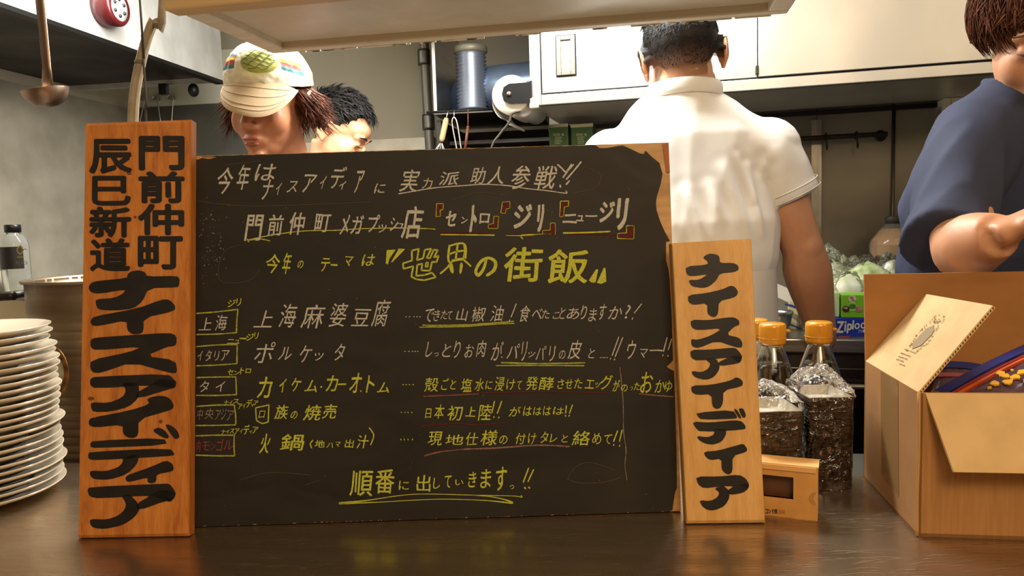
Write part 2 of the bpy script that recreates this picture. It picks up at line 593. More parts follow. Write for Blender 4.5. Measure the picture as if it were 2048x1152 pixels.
# hooks hanging on the back splashback
for i, (x0, y0, x1, y1) in enumerate(((281, 197, 279, 250), (309, 197, 322, 250), (339, 195, 343, 250))):
    mb = MB(); v = VB - .03
    a = onplane(x0, y0, K(0, v, 0), KV); b = onplane(x1, y1, K(0, v, 0), KV)
    top = [a + KU * (-.012) + V((0, 0, -.015)), a + KU * (-.012), a + V((0, 0, .012)), a + KU * .012, a + KU * .014 - V((0, 0, .02)), b, b - V((0, 0, .04)),
           b + KU * .015 - V((0, 0, .055)), b + KU * .03 - V((0, 0, .04))]
    mb.tube(cr(top, 4), .0032, 8)
    mb.box(a + KV * .02 + V((0, 0, .0)), (.02, .04, .012), MK)
    one(mb, 'wall_hook', M_STEEL, ('bent steel hook nearest the cable behind the large sign', 'middle bent steel hook on the dull splashback',
        'rightmost bent steel hook on the dull splashback')[i], 'hook', 'steel hooks on the splashback')

# ------------------------------------------------------------------ counter
mb = MB(); kbox(mb, -2.0, 1.9, 0.25, 1.077, CZ - .035, CZ, bev=.004)
M_COUNTER = mat('counter_steel', 'B4A086', 0.20, .9, nscale=(2.5, 50, 1), rough2=0.32, bump=0.03, bscale=(14, 420, 1), col2='A08C72', detail=6)
ct = thing('counter', 'scratched stainless steel counter that the chalkboard stands on', 'counter', K(0, .66, 0), -R(8))
mb.build('counter_top', M_COUNTER, ct)
mb = MB(); kbox(mb, -1.98, 1.88, 0.45, 1.04, 0.0, CZ - .035); mb.build('counter_body', mat('dark_wood_front', '3A2617', .5), ct)
# fine scratches, real shallow bright grooves lying on the steel
mb = MB()
for i in range(420):
    a = random.gauss(0, .09)
    x, y = random.uniform(.16, .62), random.uniform(.70, .9)
    if i > 330: x, y = random.uniform(-.6, .2), random.uniform(.70, .86)
    l = random.uniform(.01, .06); w = random.uniform(.0001, .00026)
    p = V((x, y, CZ + .0004)); d = V((math.cos(a), math.sin(a), 0)) * l; q = V((-math.sin(a), math.cos(a), 0)) * w
    mb.add([p - q, p + d * .5 - q * 1.6 + V((0, l * .05, 0)), p + d, p + d * .5 + q * 1.6 + V((0, l * .05, 0))], [[0, 1, 2, 3]])
mb.build('scratches', mat('bright_scratch', 'B8A488', .45, .8), ct)['kind'] = 'stuff'

mb = MB(); kbox(mb, -2.0, 1.9, 1.08, 1.40, 0.86, 0.88, bev=.003)
kbox(mb, -1.98, 1.88, 1.10, 1.38, 0, 0.86, mi=1)
one(mb, 'inner_worktop', [M_STEEL, M_STEELD], 'lower stainless worktop behind the counter, under the tray stacks and soy bottles', 'worktop', rotz=-R(8))

# ------------------------------------------------------------------ left extractor hood
hu, hz = khit(447, 165, 2.72)
hd = thing('extractor_hood', 'large glossy stainless extractor hood over the left wall', 'hood', K(hu - .3, 2.0, hz), -R(8))
M_HOODF = mat('hood_face_greasy_steel', 'DAD9D4', 0.30, 0.45, nscale=(14, 14, 9), rough2=0.42, bump=0.25, bscale=(30, 30, 10), col2='C4C3BC', detail=6)
V0, V1 = 0.9, 2.72
mb = MB(); kbox(mb, hu - .012, hu, V0, V1, hz, 2.5); mb.build('side_panel', M_HOODF, hd)
for q in (V1 - .012, V0):
    mb = MB(); kbox(mb, uL, hu - .012, q, q + .012, hz, 2.5); mb.build('end_panel', M_HOODF, hd)
mb = MB(); kbox(mb, uL, hu - .012, V0 + .012, V1 - .012, hz + .02, hz + .04); mb.build('underside', M_HOODIN, hd)
mb = MB(); kbox(mb, hu - .03, hu + .003, V0, V1 + .003, hz - .006, hz + .006); mb.build('drip_lip', M_BLACKM, hd)
# corner bracket, screw and grease on the far end
mb = MB(); p = K(hu - .10, V1 - .04, hz - .03); mb.ell(p, (.02, .02, .025)); mb.build('lamp_bracket', M_BLACKM, hd)
mb = MB(); mb.box(K(hu - .22, V1 - .04, hz - .02), (.03, .02, .04), MK); mb.build('cable_clip', M_BLACKM, hd)

# red valve dial on the hood face
p = onplane(203, 18, K(hu, 0, 0), KU)
Mx = (MK.to_3x3() @ Matrix.Rotation(R(90), 3, 'Y')).to_4x4()
vd = thing('valve_dial', 'red round valve dial with white perforated face on the left hood', 'dial', tuple(p))
mb = MB(); mb.lathe([(0.001, 0), (.050, 0), (.052, .02), (.052, .05), (.046, .058), (.038, .058)], p, 32, 0, Mx); mb.build('dial_body', mat('red_enamel', '4E1214', .35), vd)
mb = MB(); mb.lathe([(0.001, .052), (.038, .052), (.038, .056), (.001, .057)], p, 28, 0, Mx); mb.build('dial_face', mat('dial_white', 'D8D6D0', .4), vd)
mb = MB()
for q in range(6):
    a = q * math.pi / 3
    mb.ell(p + Mx @ V((.023 * math.cos(a), .023 * math.sin(a), .056)), (.006, .006, .006), n=10)
mb.build('dial_hole', mat('dial_hole_dark', '2A2422', .5), vd)

# ------------------------------------------------------------------ overhead shelf between counter and kitchen
zs2 = 1.60
BL, BR, FL = onz(545, 108, zs2), onz(1575, 28, zs2), onz(365, 18, zs2)
ex = (BR - BL).normalized(); ey = V((-ex.y, ex.x, 0)); wS = (BR - BL).length
dS = (BL - FL).dot(ey)
sh = thing('overhead_shelf', 'beige overhead shelf hanging above the chalkboard', 'shelf', tuple((BL + BR) / 2 - ey * dS / 2), math.atan2(ex.y, ex.x))
MS = Matrix.Rotation(math.atan2(ex.y, ex.x), 4, 'Z')


def sbox(mb, a0, a1, b0, b1, z0, z1, mi=0, bev=0.0):
    mb.box(BL + ex * (a0 + a1) / 2 + ey * (-(b0 + b1) / 2) + V((0, 0, (z0 + z1) / 2 - 0)), (a1 - a0, abs(b1 - b0), z1 - z0), MS, mi, bev)


mb = MB(); sbox(mb, 0, wS, 0, .022, 0, .05, bev=.003); mb.build('rear_rim', M_SHELFR, sh)
mb = MB(); sbox(mb, -.01, wS + .01, dS - .03, dS, -.0, .07, bev=.003); mb.build('front_rim', M_SHELFT, sh)
for a in (0, wS - .03):
    mb = MB(); sbox(mb, a, a + .03, .022, dS - .03, 0, .05, bev=.003); mb.build('end_rim', M_SHELFR, sh)
mb = MB(); sbox(mb, .03, wS - .03, .022, dS - .03, .012, .04); mb.build('underside_panel', M_SHELFG, sh)
mb = MB()
for i in range(46):
    a = random.uniform(0.02, wS - .02)
    sbox(mb, a, a + random.uniform(.004, .03), -.0015, .002, -.0012, random.uniform(.0015, .004))
mb.build('paint_chip', mat('chipped_white', 'E6E2D4', .7), sh)['kind'] = 'stuff'
for a in (.03, wS - .03):
    mb = MB(); mb.tube([BL + ex * a - ey * .1 + V((0, 0, .04)), BL + ex * a - ey * .1 + V((0, 0, 2.5 - zs2))], .008, 12)
    mb.build('hanger_rod', M_STEEL, sh)

# ------------------------------------------------------------------ wall cabinet with sliding doors (upper right)
cb = thing('wall_cabinet', 'long stainless wall cabinet with sliding doors above the man in white', 'cabinet', K2(.8, .2, ZC), -R(15))
CW = 1.75; CD = .40
_, ztop = 0, 2.30
mb = MB(); k2box(mb, 0, CW, .006, CD, ZC + .01, ztop); mb.build('cabinet_body', M_STEELD, cb)
mb = MB(); k2box(mb, 0, CW, .0, CD, ZC, ZC + .01); mb.build('cabinet_underside', mat('underside_steel', 'B0ACA4', .28, .35, nscale=(2, 2, 2), col2='96928A', rough2=.32), cb)
ud = k2hit(1085, 180, 0)[0]; zr = k2hit(1600, 149, 0)[1]; us = k2hit(1516, 100, 0)[0]; ue = k2hit(2022, 100, 0)[0]
mb = MB(); k2box(mb, 0, ud - .003, -.006, .01, ZC, ztop, bev=.002); mb.build('side_stile', M_STEELV, cb)
mb = MB(); k2box(mb, ud - .003, CW, -.006, .01, ZC, zr - .003, bev=.002); mb.build('bottom_rail', M_STEELV, cb)
for i, (a, b, yy) in enumerate(((ud, us - .002, -.004), (us, ue, -.010), (ue + .004, CW, -.004))):
    mb = MB(); k2box(mb, a, b, yy, .008, zr, ztop, bev=.0015); d = mb.build('sliding_door', M_STEELV, cb)
    if i == 2: continue
    hx = [(1113, 1152, 74, 150), (1941, 1984, 3, 83)][i]
    a0, zt = k2hit(hx[0], hx[2], 0); a1, zb = k2hit(hx[1], hx[3], 0)
    hb = MB(); w = (a1 - a0) * .24
    k2box(hb, a0, a0 + w, yy - .006, yy, zb, zt, bev=.0015); k2box(hb, a1 - w, a1, yy - .006, yy, zb, zt, bev=.0015)
    k2box(hb, a0 + w, a1 - w, yy - .006, yy, zb, zb + w, bev=.0015); k2box(hb, a0 + w, a1 - w, yy - .006, yy, zt - w, zt, bev=.0015)
    hb.build('recessed_handle', mat('handle_steel', '8C8A82', .4, .9), d, label='recessed rectangular steel pull')
    hb = MB(); k2box(hb, a0 - .0025, a1 + .0025, yy - .001, yy, zb - .0025, zt + .0025); k2box(hb, a0 + w, a1 - w, yy - .0015, yy - .0005, zb + w, zt - w, mi=1)
    hb.build('handle_recess', [M_BLACKM, M_STEEL], d)
mb = MB(); z1 = k2hit(1516, 150, 0)[1]; k2box(mb, us - .006, us + .001, -.016, -.008, z1, z1 + .02, bev=.001); mb.build('door_bumper', M_BLACKP, cb)
mb = MB(); k2box(mb, -.002, .022, -.012, .01, ZC - .006, ZC + .022, bev=.003); mb.build('corner_cap', mat('yellowed_plastic', 'CFC29A', .4), cb)

# ------------------------------------------------------------------ stove wall (right), its cover strips, rail and hooks
VW = .44
ua = k2hit(1100, 300, VW)[0]; ub = k2hit(1872, 300, VW)[0]
M_SOOT = mat('sooty_steel_wall', '9C9584', .5, .35, nscale=(1.6, 1.6, 2.2), col2='5E574A', rough2=.65, lo=.3, hi=.7, bump=.05)
sw = thing('stove_wall_panel', 'sooty steel wall panelling behind the man in the white shirt', 'panel', K2((ua + ub) / 2, VW, 0), -R(15))
useam = k2hit(1786, 300, VW)[0]; ust = k2hit(1634, 300, VW)[0]
for a, b in ((ua, ust - .002), (ust, useam - .003), (useam, ub), ):
    mb = MB(); k2box(mb, a, b, VW, VW + .02, 0, 2.3); mb.build('panel_sheet', M_SOOT, sw)
mb = MB(); k2box(mb, ust - .016, ust + .012, VW - .006, VW, 1.0, ZC - .03)
mb.build('cover_strip', mat('cover_strip_steel', 'A8A498', .35, .9, nscale=(30, 30, 6), col2='7E796C'), sw)
mb = MB(); mb.tube([K2(useam, VW - .004, .9), K2(useam, VW - .004, ZC)], .005, 8); mb.build('corner_bead', M_STEELD, sw)
mb = MB(); k2box(mb, ua, ub, VW - .02, VW, ZC - .016, ZC - .004); mb.build('top_dark_strip', M_BLACKM, sw)  # black strip added for the dark band along the wall top
mb = MB(); k2box(mb, ub - .004, ub + .028, VW - .06, VW + .02, .95, ZC - .02); mb.build('end_trim', mat('pale_trim', 'B5B0A0', .4, .6), sw)

rl = thing('utensil_rail', 'dark steel utensil rail along the sooty stove wall', 'rail', K2(ust, VW - .05, k2hit(1700, 272, VW - .05)[1]), -R(15))
vr = VW - .05; zr2 = k2hit(1700, 272, vr)[1]
mb = MB(); mb.tube([K2(k2hit(1380, 300, vr)[0], vr, zr2), K2(k2hit(1775, 270, vr)[0], vr, zr2)], .007, 12); mb.build('rail_bar', mat('dark_rail', '3B342C', .4, .7), rl)
for x in (1590, 1768):
    mb = MB(); uu = k2hit(x, 270, vr)[0]; mb.tube([K2(uu, vr, zr2), K2(uu, VW, zr2)], .006, 8); mb.ell(K2(uu, VW - .004, zr2), (.016, .006, .016), MK2)
    mb.build('rail_bracket', M_BLACKM, rl)
for i, x in enumerate((1652, 1713)):
    uu = k2hit(x, 270, vr)[0]; mb = MB()
    mb.tube(cr([K2(uu, vr + .012, zr2 - .01), K2(uu, vr + .01, zr2 + .008), K2(uu, vr - .006, zr2 + .009), K2(uu, vr - .012, zr2 - .01), K2(uu, vr - .012, zr2 - .03),
                K2(uu, vr - .02, zr2 - .036), K2(uu, vr - .03, zr2 - .024)], 4), .0022, 8)
    one(mb, 'rail_hook', M_BLACKM, ('small black hook on the utensil rail, nearer the pale cover strip', 'small black hook on the utensil rail, nearer the right bracket')[i], 'hook', 'hooks on the utensil rail')

# white framed wall panel at the far right
a0, zt = k2hit(1888, 196, VW - .08); a1 = k2hit(2005, 196, VW - .08)[0]; zb = k2hit(1888, 470, VW - .08)[1]
wf = thing('framed_notice', 'white framed dark notice on the wall beside the navy shirt', 'notice', K2((a0 + a1) / 2, VW - .07, zb), -R(15))
mb = MB(); fw = .018
for q in ((a0, a0 + fw, zb, zt), (a1 - fw, a1, zb, zt), (a0 + fw, a1 - fw, zb, zb + fw), (a0 + fw, a1 - fw, zt - fw, zt)):
    k2box(mb, q[0], q[1], VW - .08, VW + .02, q[2], q[3], bev=.002)
mb.build('frame', mat('white_frame', 'CFCBBB', .5), wf)
mb = MB(); k2box(mb, a0 + fw, a1 - fw, VW - .06, VW - .055, zb + fw, zt - fw); mb.build('notice_sheet', mat('notice_dark', '2E2622', .4, nscale=(60, 60, 90), col2='5A2A24', lo=.45, hi=.62), wf)

# ------------------------------------------------------------------ right rear worktop
zw = 1.02
mb = MB(); uA, uB = .05, 1.6; vf = -.07
k2box(mb, uA, uB, vf, VW - .002, zw - .035, zw, bev=.004)
rw = thing('rear_worktop', 'stainless rear worktop carrying freezer bag boxes and vegetables', 'worktop', K2(.8, .2, 0), -R(15))
mb.build('worktop_slab', M_STEEL, rw)
mb = MB(); k2box(mb, uA + .01, uB, vf + .02, VW - .002, 0, zw - .035); mb.build('cabinet_body', M_STEELD, rw)
for i in range(3):
    for j in range(2):
        mb = MB(); k2box(mb, uA + .02 + i * .51, uA + .51 + i * .51, vf + .008, vf + .02, .12 + j * .43, .52 + j * .43, bev=.003)
        d = mb.build('drawer', mat('drawer_steel', '5F5C56', .28, 1.0, nscale=(3, 3, 40), rough2=.4), rw)
        mb = MB(); mb.tube([K2(uA + .12 + i * .51, vf - .012, .48 + j * .43), K2(uA + .40 + i * .51, vf - .012, .48 + j * .43)], .007, 10)
        for e in (.14, .38):
            mb.tube([K2(uA + e + i * .51, vf - .012, .48 + j * .43), K2(uA + e + i * .51, vf + .01, .48 + j * .43)], .005, 8)
        mb.build('drawer_handle', M_STEEL, d)

# ------------------------------------------------------------------ pipe, duct enclosure, shelf below it
vp = VB - .12
pp = [onplane(x, y, K(0, vp, 0), KV) for x, y in ((843, -60), (847, 60), (853, 180), (860, 300), (866, 420))]
pi = thing('vertical_pipe', 'thin grey vertical pipe on the olive wall left of the duct box', 'pipe', (pp[-1].x, pp[-1].y, pp[-1].z))
mb = MB(); mb.tube(pp, .019, 14); mb.build('pipe_run', mat('grey_pipe', '6B675C', .45, .5), pi)
for y in (115, 245):
    p = onplane(848 if y < 200 else 857, y, K(0, vp, 0), KV)
    mb = MB(); mb.lathe([(.024, -.03), (.025, -.02), (.025, .02), (.024, .03)], p, 16, cap=True); mb.build('pipe_collar', M_STEELD, pi)

vd0 = 2.35
ud0, zd0 = khit(868, 222, vd0); ud1 = khit(1075, 200, vd0)[0]; zd1 = 2.5
db = thing('duct_enclosure', 'open steel duct enclosure left of the wall cabinet', 'duct', K((ud0 + ud1) / 2, vd0 + .2, zd0), -R(8))
M_BLUEST = mat('bluish_steel', '7E93B4', .32, .6, nscale=(4, 4, 10), rough2=.35, col2='5C6A80', bump=.05)
mb = MB(); kbox(mb, ud0 + .01, ud1, vd0 + .38, vd0 + .40, zd0, zd1); mb.build('back_sheet', mat('duct_box_grey', '837D70', .6, .2), db)
mb = MB(); kbox(mb, ud0, ud0 + .01, vd0, vd0 + .4, zd0, zd1); mb.build('side_sheet', M_STEEL, db)
mb = MB(); kbox(mb, ud0, ud1, vd0, vd0 + .4, zd0 - .012, zd0); mb.build('bottom_sheet', M_STEELD, db)
zz = zd0 + .085  # solid ducts added where the steel box only mirrors a duct
mb = MB(); mb.tube(cr([K(ud0 + .06, vd0 + .30, zz - .02), K(ud0 + .09, vd0 + .22, zz), K(ud0 + .16, vd0 + .16, zz), K(ud1, vd0 + .16, zz + .01)], 5), .075, 28)
mb.build('reflected_duct', M_BLUEST, db)
mb = MB(); q = K(ud0 + .105, vd0 + .10, 0); pts = []; rr = []
for i in range(32):
    pts.append(V((q.x, q.y, zd0 + .01 + i * .0058))); rr.append(.044 + .007 * (i % 2))
mb.tube(pts, rr, 28); mb.build('reflected_flex_duct', mat('flex_foil', '8A93A4', .4, .6), db, label='ribbed foil duct standing for a reflection')
mb = MB(); mb.lathe([(.05, 0), (.055, .004), (.055, .02), (.05, .024)], V((q.x, q.y, zd0 + .19)), 28, cap=True); mb.build('duct_clamp', mat('yellowed_foil', '8F8C7C', .5, .4), db)

# dark shelf niche beneath the enclosure
vn = vd0 + .02
un0, zn1 = khit(872, 228, vn); un1 = khit(1100, 228, vn)[0]
nb = thing('dark_shelf_unit', 'dark shelf unit in shadow below the duct enclosure', 'shelf', K((un0 + un1) / 2, vn + .2, 0), -R(8))
M_DK = mat('shaded_shelf_dark', '1E1916', .6)  # near-black tone puts the gloom under the enclosure into the colour
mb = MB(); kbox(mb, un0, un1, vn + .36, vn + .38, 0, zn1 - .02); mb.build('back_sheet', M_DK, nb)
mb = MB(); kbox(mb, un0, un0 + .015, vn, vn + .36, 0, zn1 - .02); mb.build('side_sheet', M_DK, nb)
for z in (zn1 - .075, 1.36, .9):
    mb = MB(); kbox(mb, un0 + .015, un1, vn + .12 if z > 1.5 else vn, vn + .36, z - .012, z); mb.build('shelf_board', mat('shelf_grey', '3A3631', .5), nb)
mb = MB(); kbox(mb, un0 + .17, un0 + .34, vn + .2, vn + .34, 1.361, 1.50, bev=.01)
one(mb, 'storage_tin', mat('dull_tin', '4A433C', .4, .6), 'dull dark tin on the shadowed shelf behind the chalkboard top', 'tin', rotz=-R(8))

# hanging utensils beside the pipe
vt = vn - .04
ur = thing('hook_rail', 'short dark rail holding the hanging kitchen tools by the pipe', 'rail', K(un0 + .08, vt, zn1), -R(8))
mb = MB(); mb.tube([K(un0 - .02, vt, zn1 + .0), K(un0 + .2, vt, zn1 + .0)], .004, 8); mb.tube([K(un0 + .19, vt, zn1), K(un0 + .19, vn + .1, zn1)], .004, 8); mb.build('rail_bar', M_BLACKM, ur)
wk = thing('whisk', 'pale handled wire whisk hanging beside the pipe', 'whisk', tuple(onplane(887, 290, K(0, vt, 0), KV)))
A = onplane(893, 236, K(0, vt - .012, 0), KV); B = onplane(883, 283, K(0, vt - .012, 0), KV); d = (B - A).normalized()
mb = MB(); mb.tube([A, A + d * .01, B - d * .01, B], [.006, .009, .009, .007], 12); mb.build('handle', mat('pale_wood_handle', 'B8A070', .5), wk)
mb = MB(); mb.tube(cr([A, A - d * .012, K(0, 0, 0) * 0 + A - d * .02 + KV * .006, A - d * .012 + KV * .012], 4), .002, 6)
for q in range(5):
    a = q * math.pi / 5; o = KU * math.cos(a) + KV * math.sin(a)
    mb.tube(cr([B, B + d * .05 + o * .025, B + d * .11 + o * .03, B + d * .14, B + d * .11 - o * .03, B + d * .05 - o * .025, B], 4), .0012, 5)
mb.build('wire_loops', M_STEEL, wk)['kind'] = 'stuff'
for i, (xa, ya, xb, yb, m, nm, lb) in enumerate(((908, 234, 915, 300, M_STEEL, 'tongs', 'thin steel tongs hanging right of the whisk'), (936, 252, 930, 300, mat('red_brown_handle', '6B3D2A', .5), 'spatula', 'spatula with reddish handle hanging right of the steel tongs'))):
    A = onplane(xa, ya, K(0, vt - .012, 0), KV); B = onplane(xb, yb, K(0, vt - .012, 0), KV); d = (B - A).normalized()
    mb = MB()
    if i == 0:
        mb.tube(cr([A - d * .0, A + KU * .008 + d * .02, B + KU * .012, B + KU * .012 + d * .06], 4), .0028, 8)
        mb.tube(cr([A - d * .0, A - KU * .008 + d * .02, B - KU * .002, B - KU * .004 + d * .06], 4), .0028, 8)
        mb.tube([A, A + V((0, 0, zn1 - A.z + .004)) + KV * .01], .002, 6)
    else:
        mb.tube([A, B], [.004, .005], 10); mb.box(B + d * .05, (.05, .004, .08), MK, bev=.0015); mb.tube([A, A + V((0, 0, zn1 - A.z + .004)) + KV * .01], .002, 6)
    one(mb, nm, m, lb, nm)

# paper roll on the cabinet's left side
pc = K2(-.055, .05, k2hit(1032, 188, 0)[1])
rp = K2V
pr = thing('paper_roll_holder', 'white paper roll on a black bracket at the left end of the wall cabinet', 'roll holder', tuple(pc), -R(15))
My = (MK2.to_3x3() @ Matrix.Rotation(R(-90), 3, 'X')).to_4x4()
mb = MB(); mb.lathe([(.018, -.05), (.050, -.05), (.051, -.045), (.051, .14), (.018, .14)], pc, 40, 0, My); mb.build('paper_roll', mat('white_paper', 'E2DED2', .8), pr)
pc2 = K2(-.026, .05, pc.z - .028)
mb = MB(); mb.lathe([(.001, -.04), (.030, -.04), (.032, -.036), (.032, .12), (.001, .12)], pc2 , 30, 0, My); mb.build('lower_roller', mat('grey_roller', '9A9A96', .5), pr)
mb = MB()
L = [(-.075, -.0), (-.07, .018), (-.055, .026), (.0, .026), (.006, .030), (.006, -.028), (-.055, -.026), (-.07, -.018)]
f0 = [K2(a + .0, -.012, pc.z + b) for a, b in L]; f1 = [p + rp * .006 for p in f0]
mb.hexa(f0, f1); mb.build('bracket', M_BLACKP, pr)
mb = MB(); mb.ell(pc + rp * -.066, (.006, .004, .006), MK2); mb.build('pin', M_STEEL, pr)
mb = MB(); pa = [pc - K2U * .052, pc - K2U * .05 - V((0, 0, .03)), pc - K2U * .035 - V((0, 0, .055)), pc - K2U * .012 - V((0, 0, .068)), pc - K2U * .008 - V((0, 0, .078))]
pa = [V(p) for p in cr(pa, 4)]; n_ = len(pa)
mb.add([p - rp * .045 for p in pa] + [p + rp * .13 for p in pa], [[i, i + 1, n_ + i + 1, n_ + i] for i in range(n_ - 1)], 0, True); mb.build('loose_sheet', MATS['white_paper'], pr)
mb = MB(); A = onplane(1022, 228, K2(0, .0, 0), K2V)
vv = [onplane(x, y, K2(0, .0, 0), K2V) for x, y in ((1040, 222), (1024, 228), (1018, 245), (1000, 268), (984, 292), (980, 330))]
mb.tube(cr(vv, 4), .0035, 8); mb.build('bent_wire', M_STEELD, pr)

# green oil cans
for i, (xa, xb) in enumerate(((1097, 1136), (1141, 1186))):
    vg = .22; a0, zt = k2hit(xa, 250, vg); a1 = k2hit(xb, 250, vg)[0]
    gc = thing('oil_can', ('green rectangular oil can nearer the paper roll', 'green rectangular oil can nearer the white shirt')[i], 'can', K2((a0 + a1) / 2, vg, zt - .2), -R(15), 'green oil cans')
    mb = MB(); k2box(mb, a0, a1, vg, vg + (a1 - a0), zt - .2, zt, bev=.004); mb.build('can_body', mat('green_tin', '3E5A34', .35, .3), gc)
    mb = MB(); k2box(mb, a0, a1, vg - .001, vg + .003, zt - .008, zt + .001); mb.build('rim', mat('tin_rim', 'A8A890', .3, .8), gc)
    ink = Ink(K2(0, vg, 0), -K2V, .0015).crop(0, 0, 1)
    x = xa + (xb - xa) * .25
    for j, c in enumerate('BLENDED OIL'):
        if c != ' ': ink.ch(c, x + j * 2.0, 267, x + j * 2.0 + 1.7, 271, wob=0)
    for r_ in range(4):
        for j in range(6 - r_ % 2):
            ink.ch('ABREMUSTO'[(j * 3 + r_ * 2 + i) % 9], x + 3 + j * 2.4, 273 + r_ * 4, x + 5 + j * 2.4, 276 + r_ * 4, wob=0)
    ink.build('lettering', mat('pale_print', 'B8C0A0', .6), gc)
mb = MB(); k2box(mb, k2hit(1090, 280, .2)[0], k2hit(1260, 280, .2)[0], .19, VW, zt - .215, zt - .2)
one(mb, 'can_shelf', M_STEELD, 'narrow steel shelf carrying the two green cans', 'shelf', rotz=-R(15))

# ------------------------------------------------------------------ chalkboard
BLp = onz(395, 1053, CZ + .002); BRp = onz(1362, 1022, CZ + .002)
be = (BRp - BLp).normalized(); LEAN = R(8)
nb_ = V((0, 0, 1)).cross(be)
bup = V((0, 0, 1)) * math.cos(LEAN) + nb_ * math.sin(LEAN)
bn = be.cross(bup)               # points to the viewer (-Y)
if bn.y > 0: bn = -bn
bd = thing('chalkboard', 'large black chalkboard covered in white and yellow handwriting', 'chalkboard', tuple((BLp + BRp) / 2 - bn * .006), math.atan2(be.y, be.x))


def bpt(x, y, lift=0.0):
    return onplane(x, y, BLp + bn * lift, bn)


M_BOARDW = wood_mat('board_plywood', 'B08A58', 'C09A68', '9A7444', 8, 60, .6)
q = [bpt(376, 1054, -.001), bpt(1362, 1022, -.001), bpt(1337.5, 285, -.001), bpt(376, 312.5, -.001)]
mb = MB(); mb.hexa(q, [p - bn * .012 for p in q]); recalc(mb.build('board_panel', M_BOARDW, bd))
# torn black slate sheet
out = [(376, 1053)] + [(x, 1053.5 - (x - 395) * .0321 + random.uniform(-.6, .6)) for x in range(400, 1345, 9)]
out += [(1345, 1020), (1347, 1005), (1350, 985), (1354, 975), (1353, 900), (1350, 800), (1348, 742), (1340, 738), (1333, 733), (1341, 726), (1346, 720), (1345, 690), (1343, 620),
        (1339, 560), (1337, 540), (1332, 520), (1332, 483), (1340, 481), (1337, 477), (1329, 462), (1321, 444), (1313, 420), (1312, 405), (1314, 392), (1322, 366), (1325, 347), (1319, 326), (1304, 314),
        (1298, 308), (1291, 301), (1288, 308), (1280, 307), (1276, 305), (1262, 298), (1246, 291), (1235, 292), (1226, 294), (1213, 296), (1199, 296), (1192, 291)]
x = 1185
while x > 395:
    out.append((x, 312 - (x - 395) * .0287 + random.uniform(.3, 1.6))); x -= random.uniform(4, 14)
out += [(440, 313), (418, 318), (404, 316), (396, 319), (376, 318)]
SL = [bpt(*p, .0006) for p in out]
tri = tessellate_polygon([[V((a, b, 0)) for a, b in out]])
mb = MB(); mb.add(SL, [list(t) for t in tri])
n_ = len(SL); mb.add([p for p in SL] + [p - bn * .0014 for p in SL], [[i, (i + 1) % n_, n_ + (i + 1) % n_, n_ + i] for i in range(n_)])
M_SLATE = mat('chalk_slate', '1A1611', .55, spec=.35, nscale=(7, 7, 16), col2='29241D', lo=.3, hi=.75, noise_amt=1.2, bump=.04, bscale=(200, 200, 200), rough2=.7)
mb.build('slate_sheet', M_SLATE, bd)
mb = MB(); q = [bpt(*p, .0003) for p in ((1325, 287), (1336.5, 286), (1340, 345), (1333, 345))]; mb.add(q, [[0, 1, 2, 3]]); mb.build('wood_stain', mat('reddish_wood', '9A5428', .6), bd)
mb = MB()
for i in range(70):
    x = random.uniform(400, 1340); y = 1053 - (x - 395) * .0321
    if random.random() < .35: y = 312 - (x - 395) * .0287; x = min(x, 1200)
    w = random.uniform(1, 5); h = random.uniform(.5, 1.6)
    mb.add([bpt(x, y, .0009), bpt(x + w, y - .03 * w, .0009), bpt(x + w * .7, y - h, .0009), bpt(x + .2 * w, y - h * .8, .0009)], [[0, 1, 2, 3]])
mb.build('chipped_edge', mat('chip_tan', 'A8946C', .8), bd)['kind'] = 'stuff'
mb = MB(); c_ = (BLp + BRp) / 2 - bn * .012 + bup * .30
mb.box(c_ - bup * .14 - bn * .036, (.03, .07, .26), Matrix.Rotation(-R(8), 4, 'X')); 
mb.build('prop_block', M_BOARDW, bd)

M_CHW = mat('white_chalk', 'BDBBB2', .9, spec=.1, nscale=(500, 500, 500), col2='96948A', lo=.35, hi=.75)
M_CHY = mat('yellow_chalk', 'BCC048', .9, spec=.1, nscale=(500, 500, 500), col2='94983A', lo=.35, hi=.75)
M_CHYG = mat('lime_chalk', 'A9B049', .9, spec=.1, nscale=(500, 500, 500), col2='7C8234')
M_CHR = mat('red_chalk', '5C2A2C', .9, spec=.1, nscale=(500, 500, 500), col2='472424')
M_CHP = mat('pinkish_chalk', '8A6A64', .9, spec=.1, nscale=(500, 500, 500), col2='6A4A48')
M_CHO = mat('faded_chalk', '55493A', .9, spec=.1)
M_CHG = mat('grey_chalk', '8A8274', .9, spec=.1, nscale=(500, 500, 500), col2='6A6254')
CA, CB, CC, CD_, CE = (390, 290, 3.84), (850, 290, 3.84), (380, 590, 3.389), (780, 590, 3.388), (640, 900, 4.267)


def ink(crop): return Ink(BLp, bn, .0012).crop(*crop)


def chars(k, txt, mi=0, bold=0.0, sh=0.15, wob=1.0):
    """'今145,170,295,380 年...' """
    for t in txt.split():
        c = t[0]; a = [float(v) for v in t[1:].split(',')]
        k.ch(c, a[0], a[1], a[2], a[3], mi, bold * (.78 if bold < .03 else 1), sh, wob)
    return k


def ex2(k, P, w=7, mi=0):
    for s_ in P: k.stroke(s_, w, mi, jit=.15)
    return k


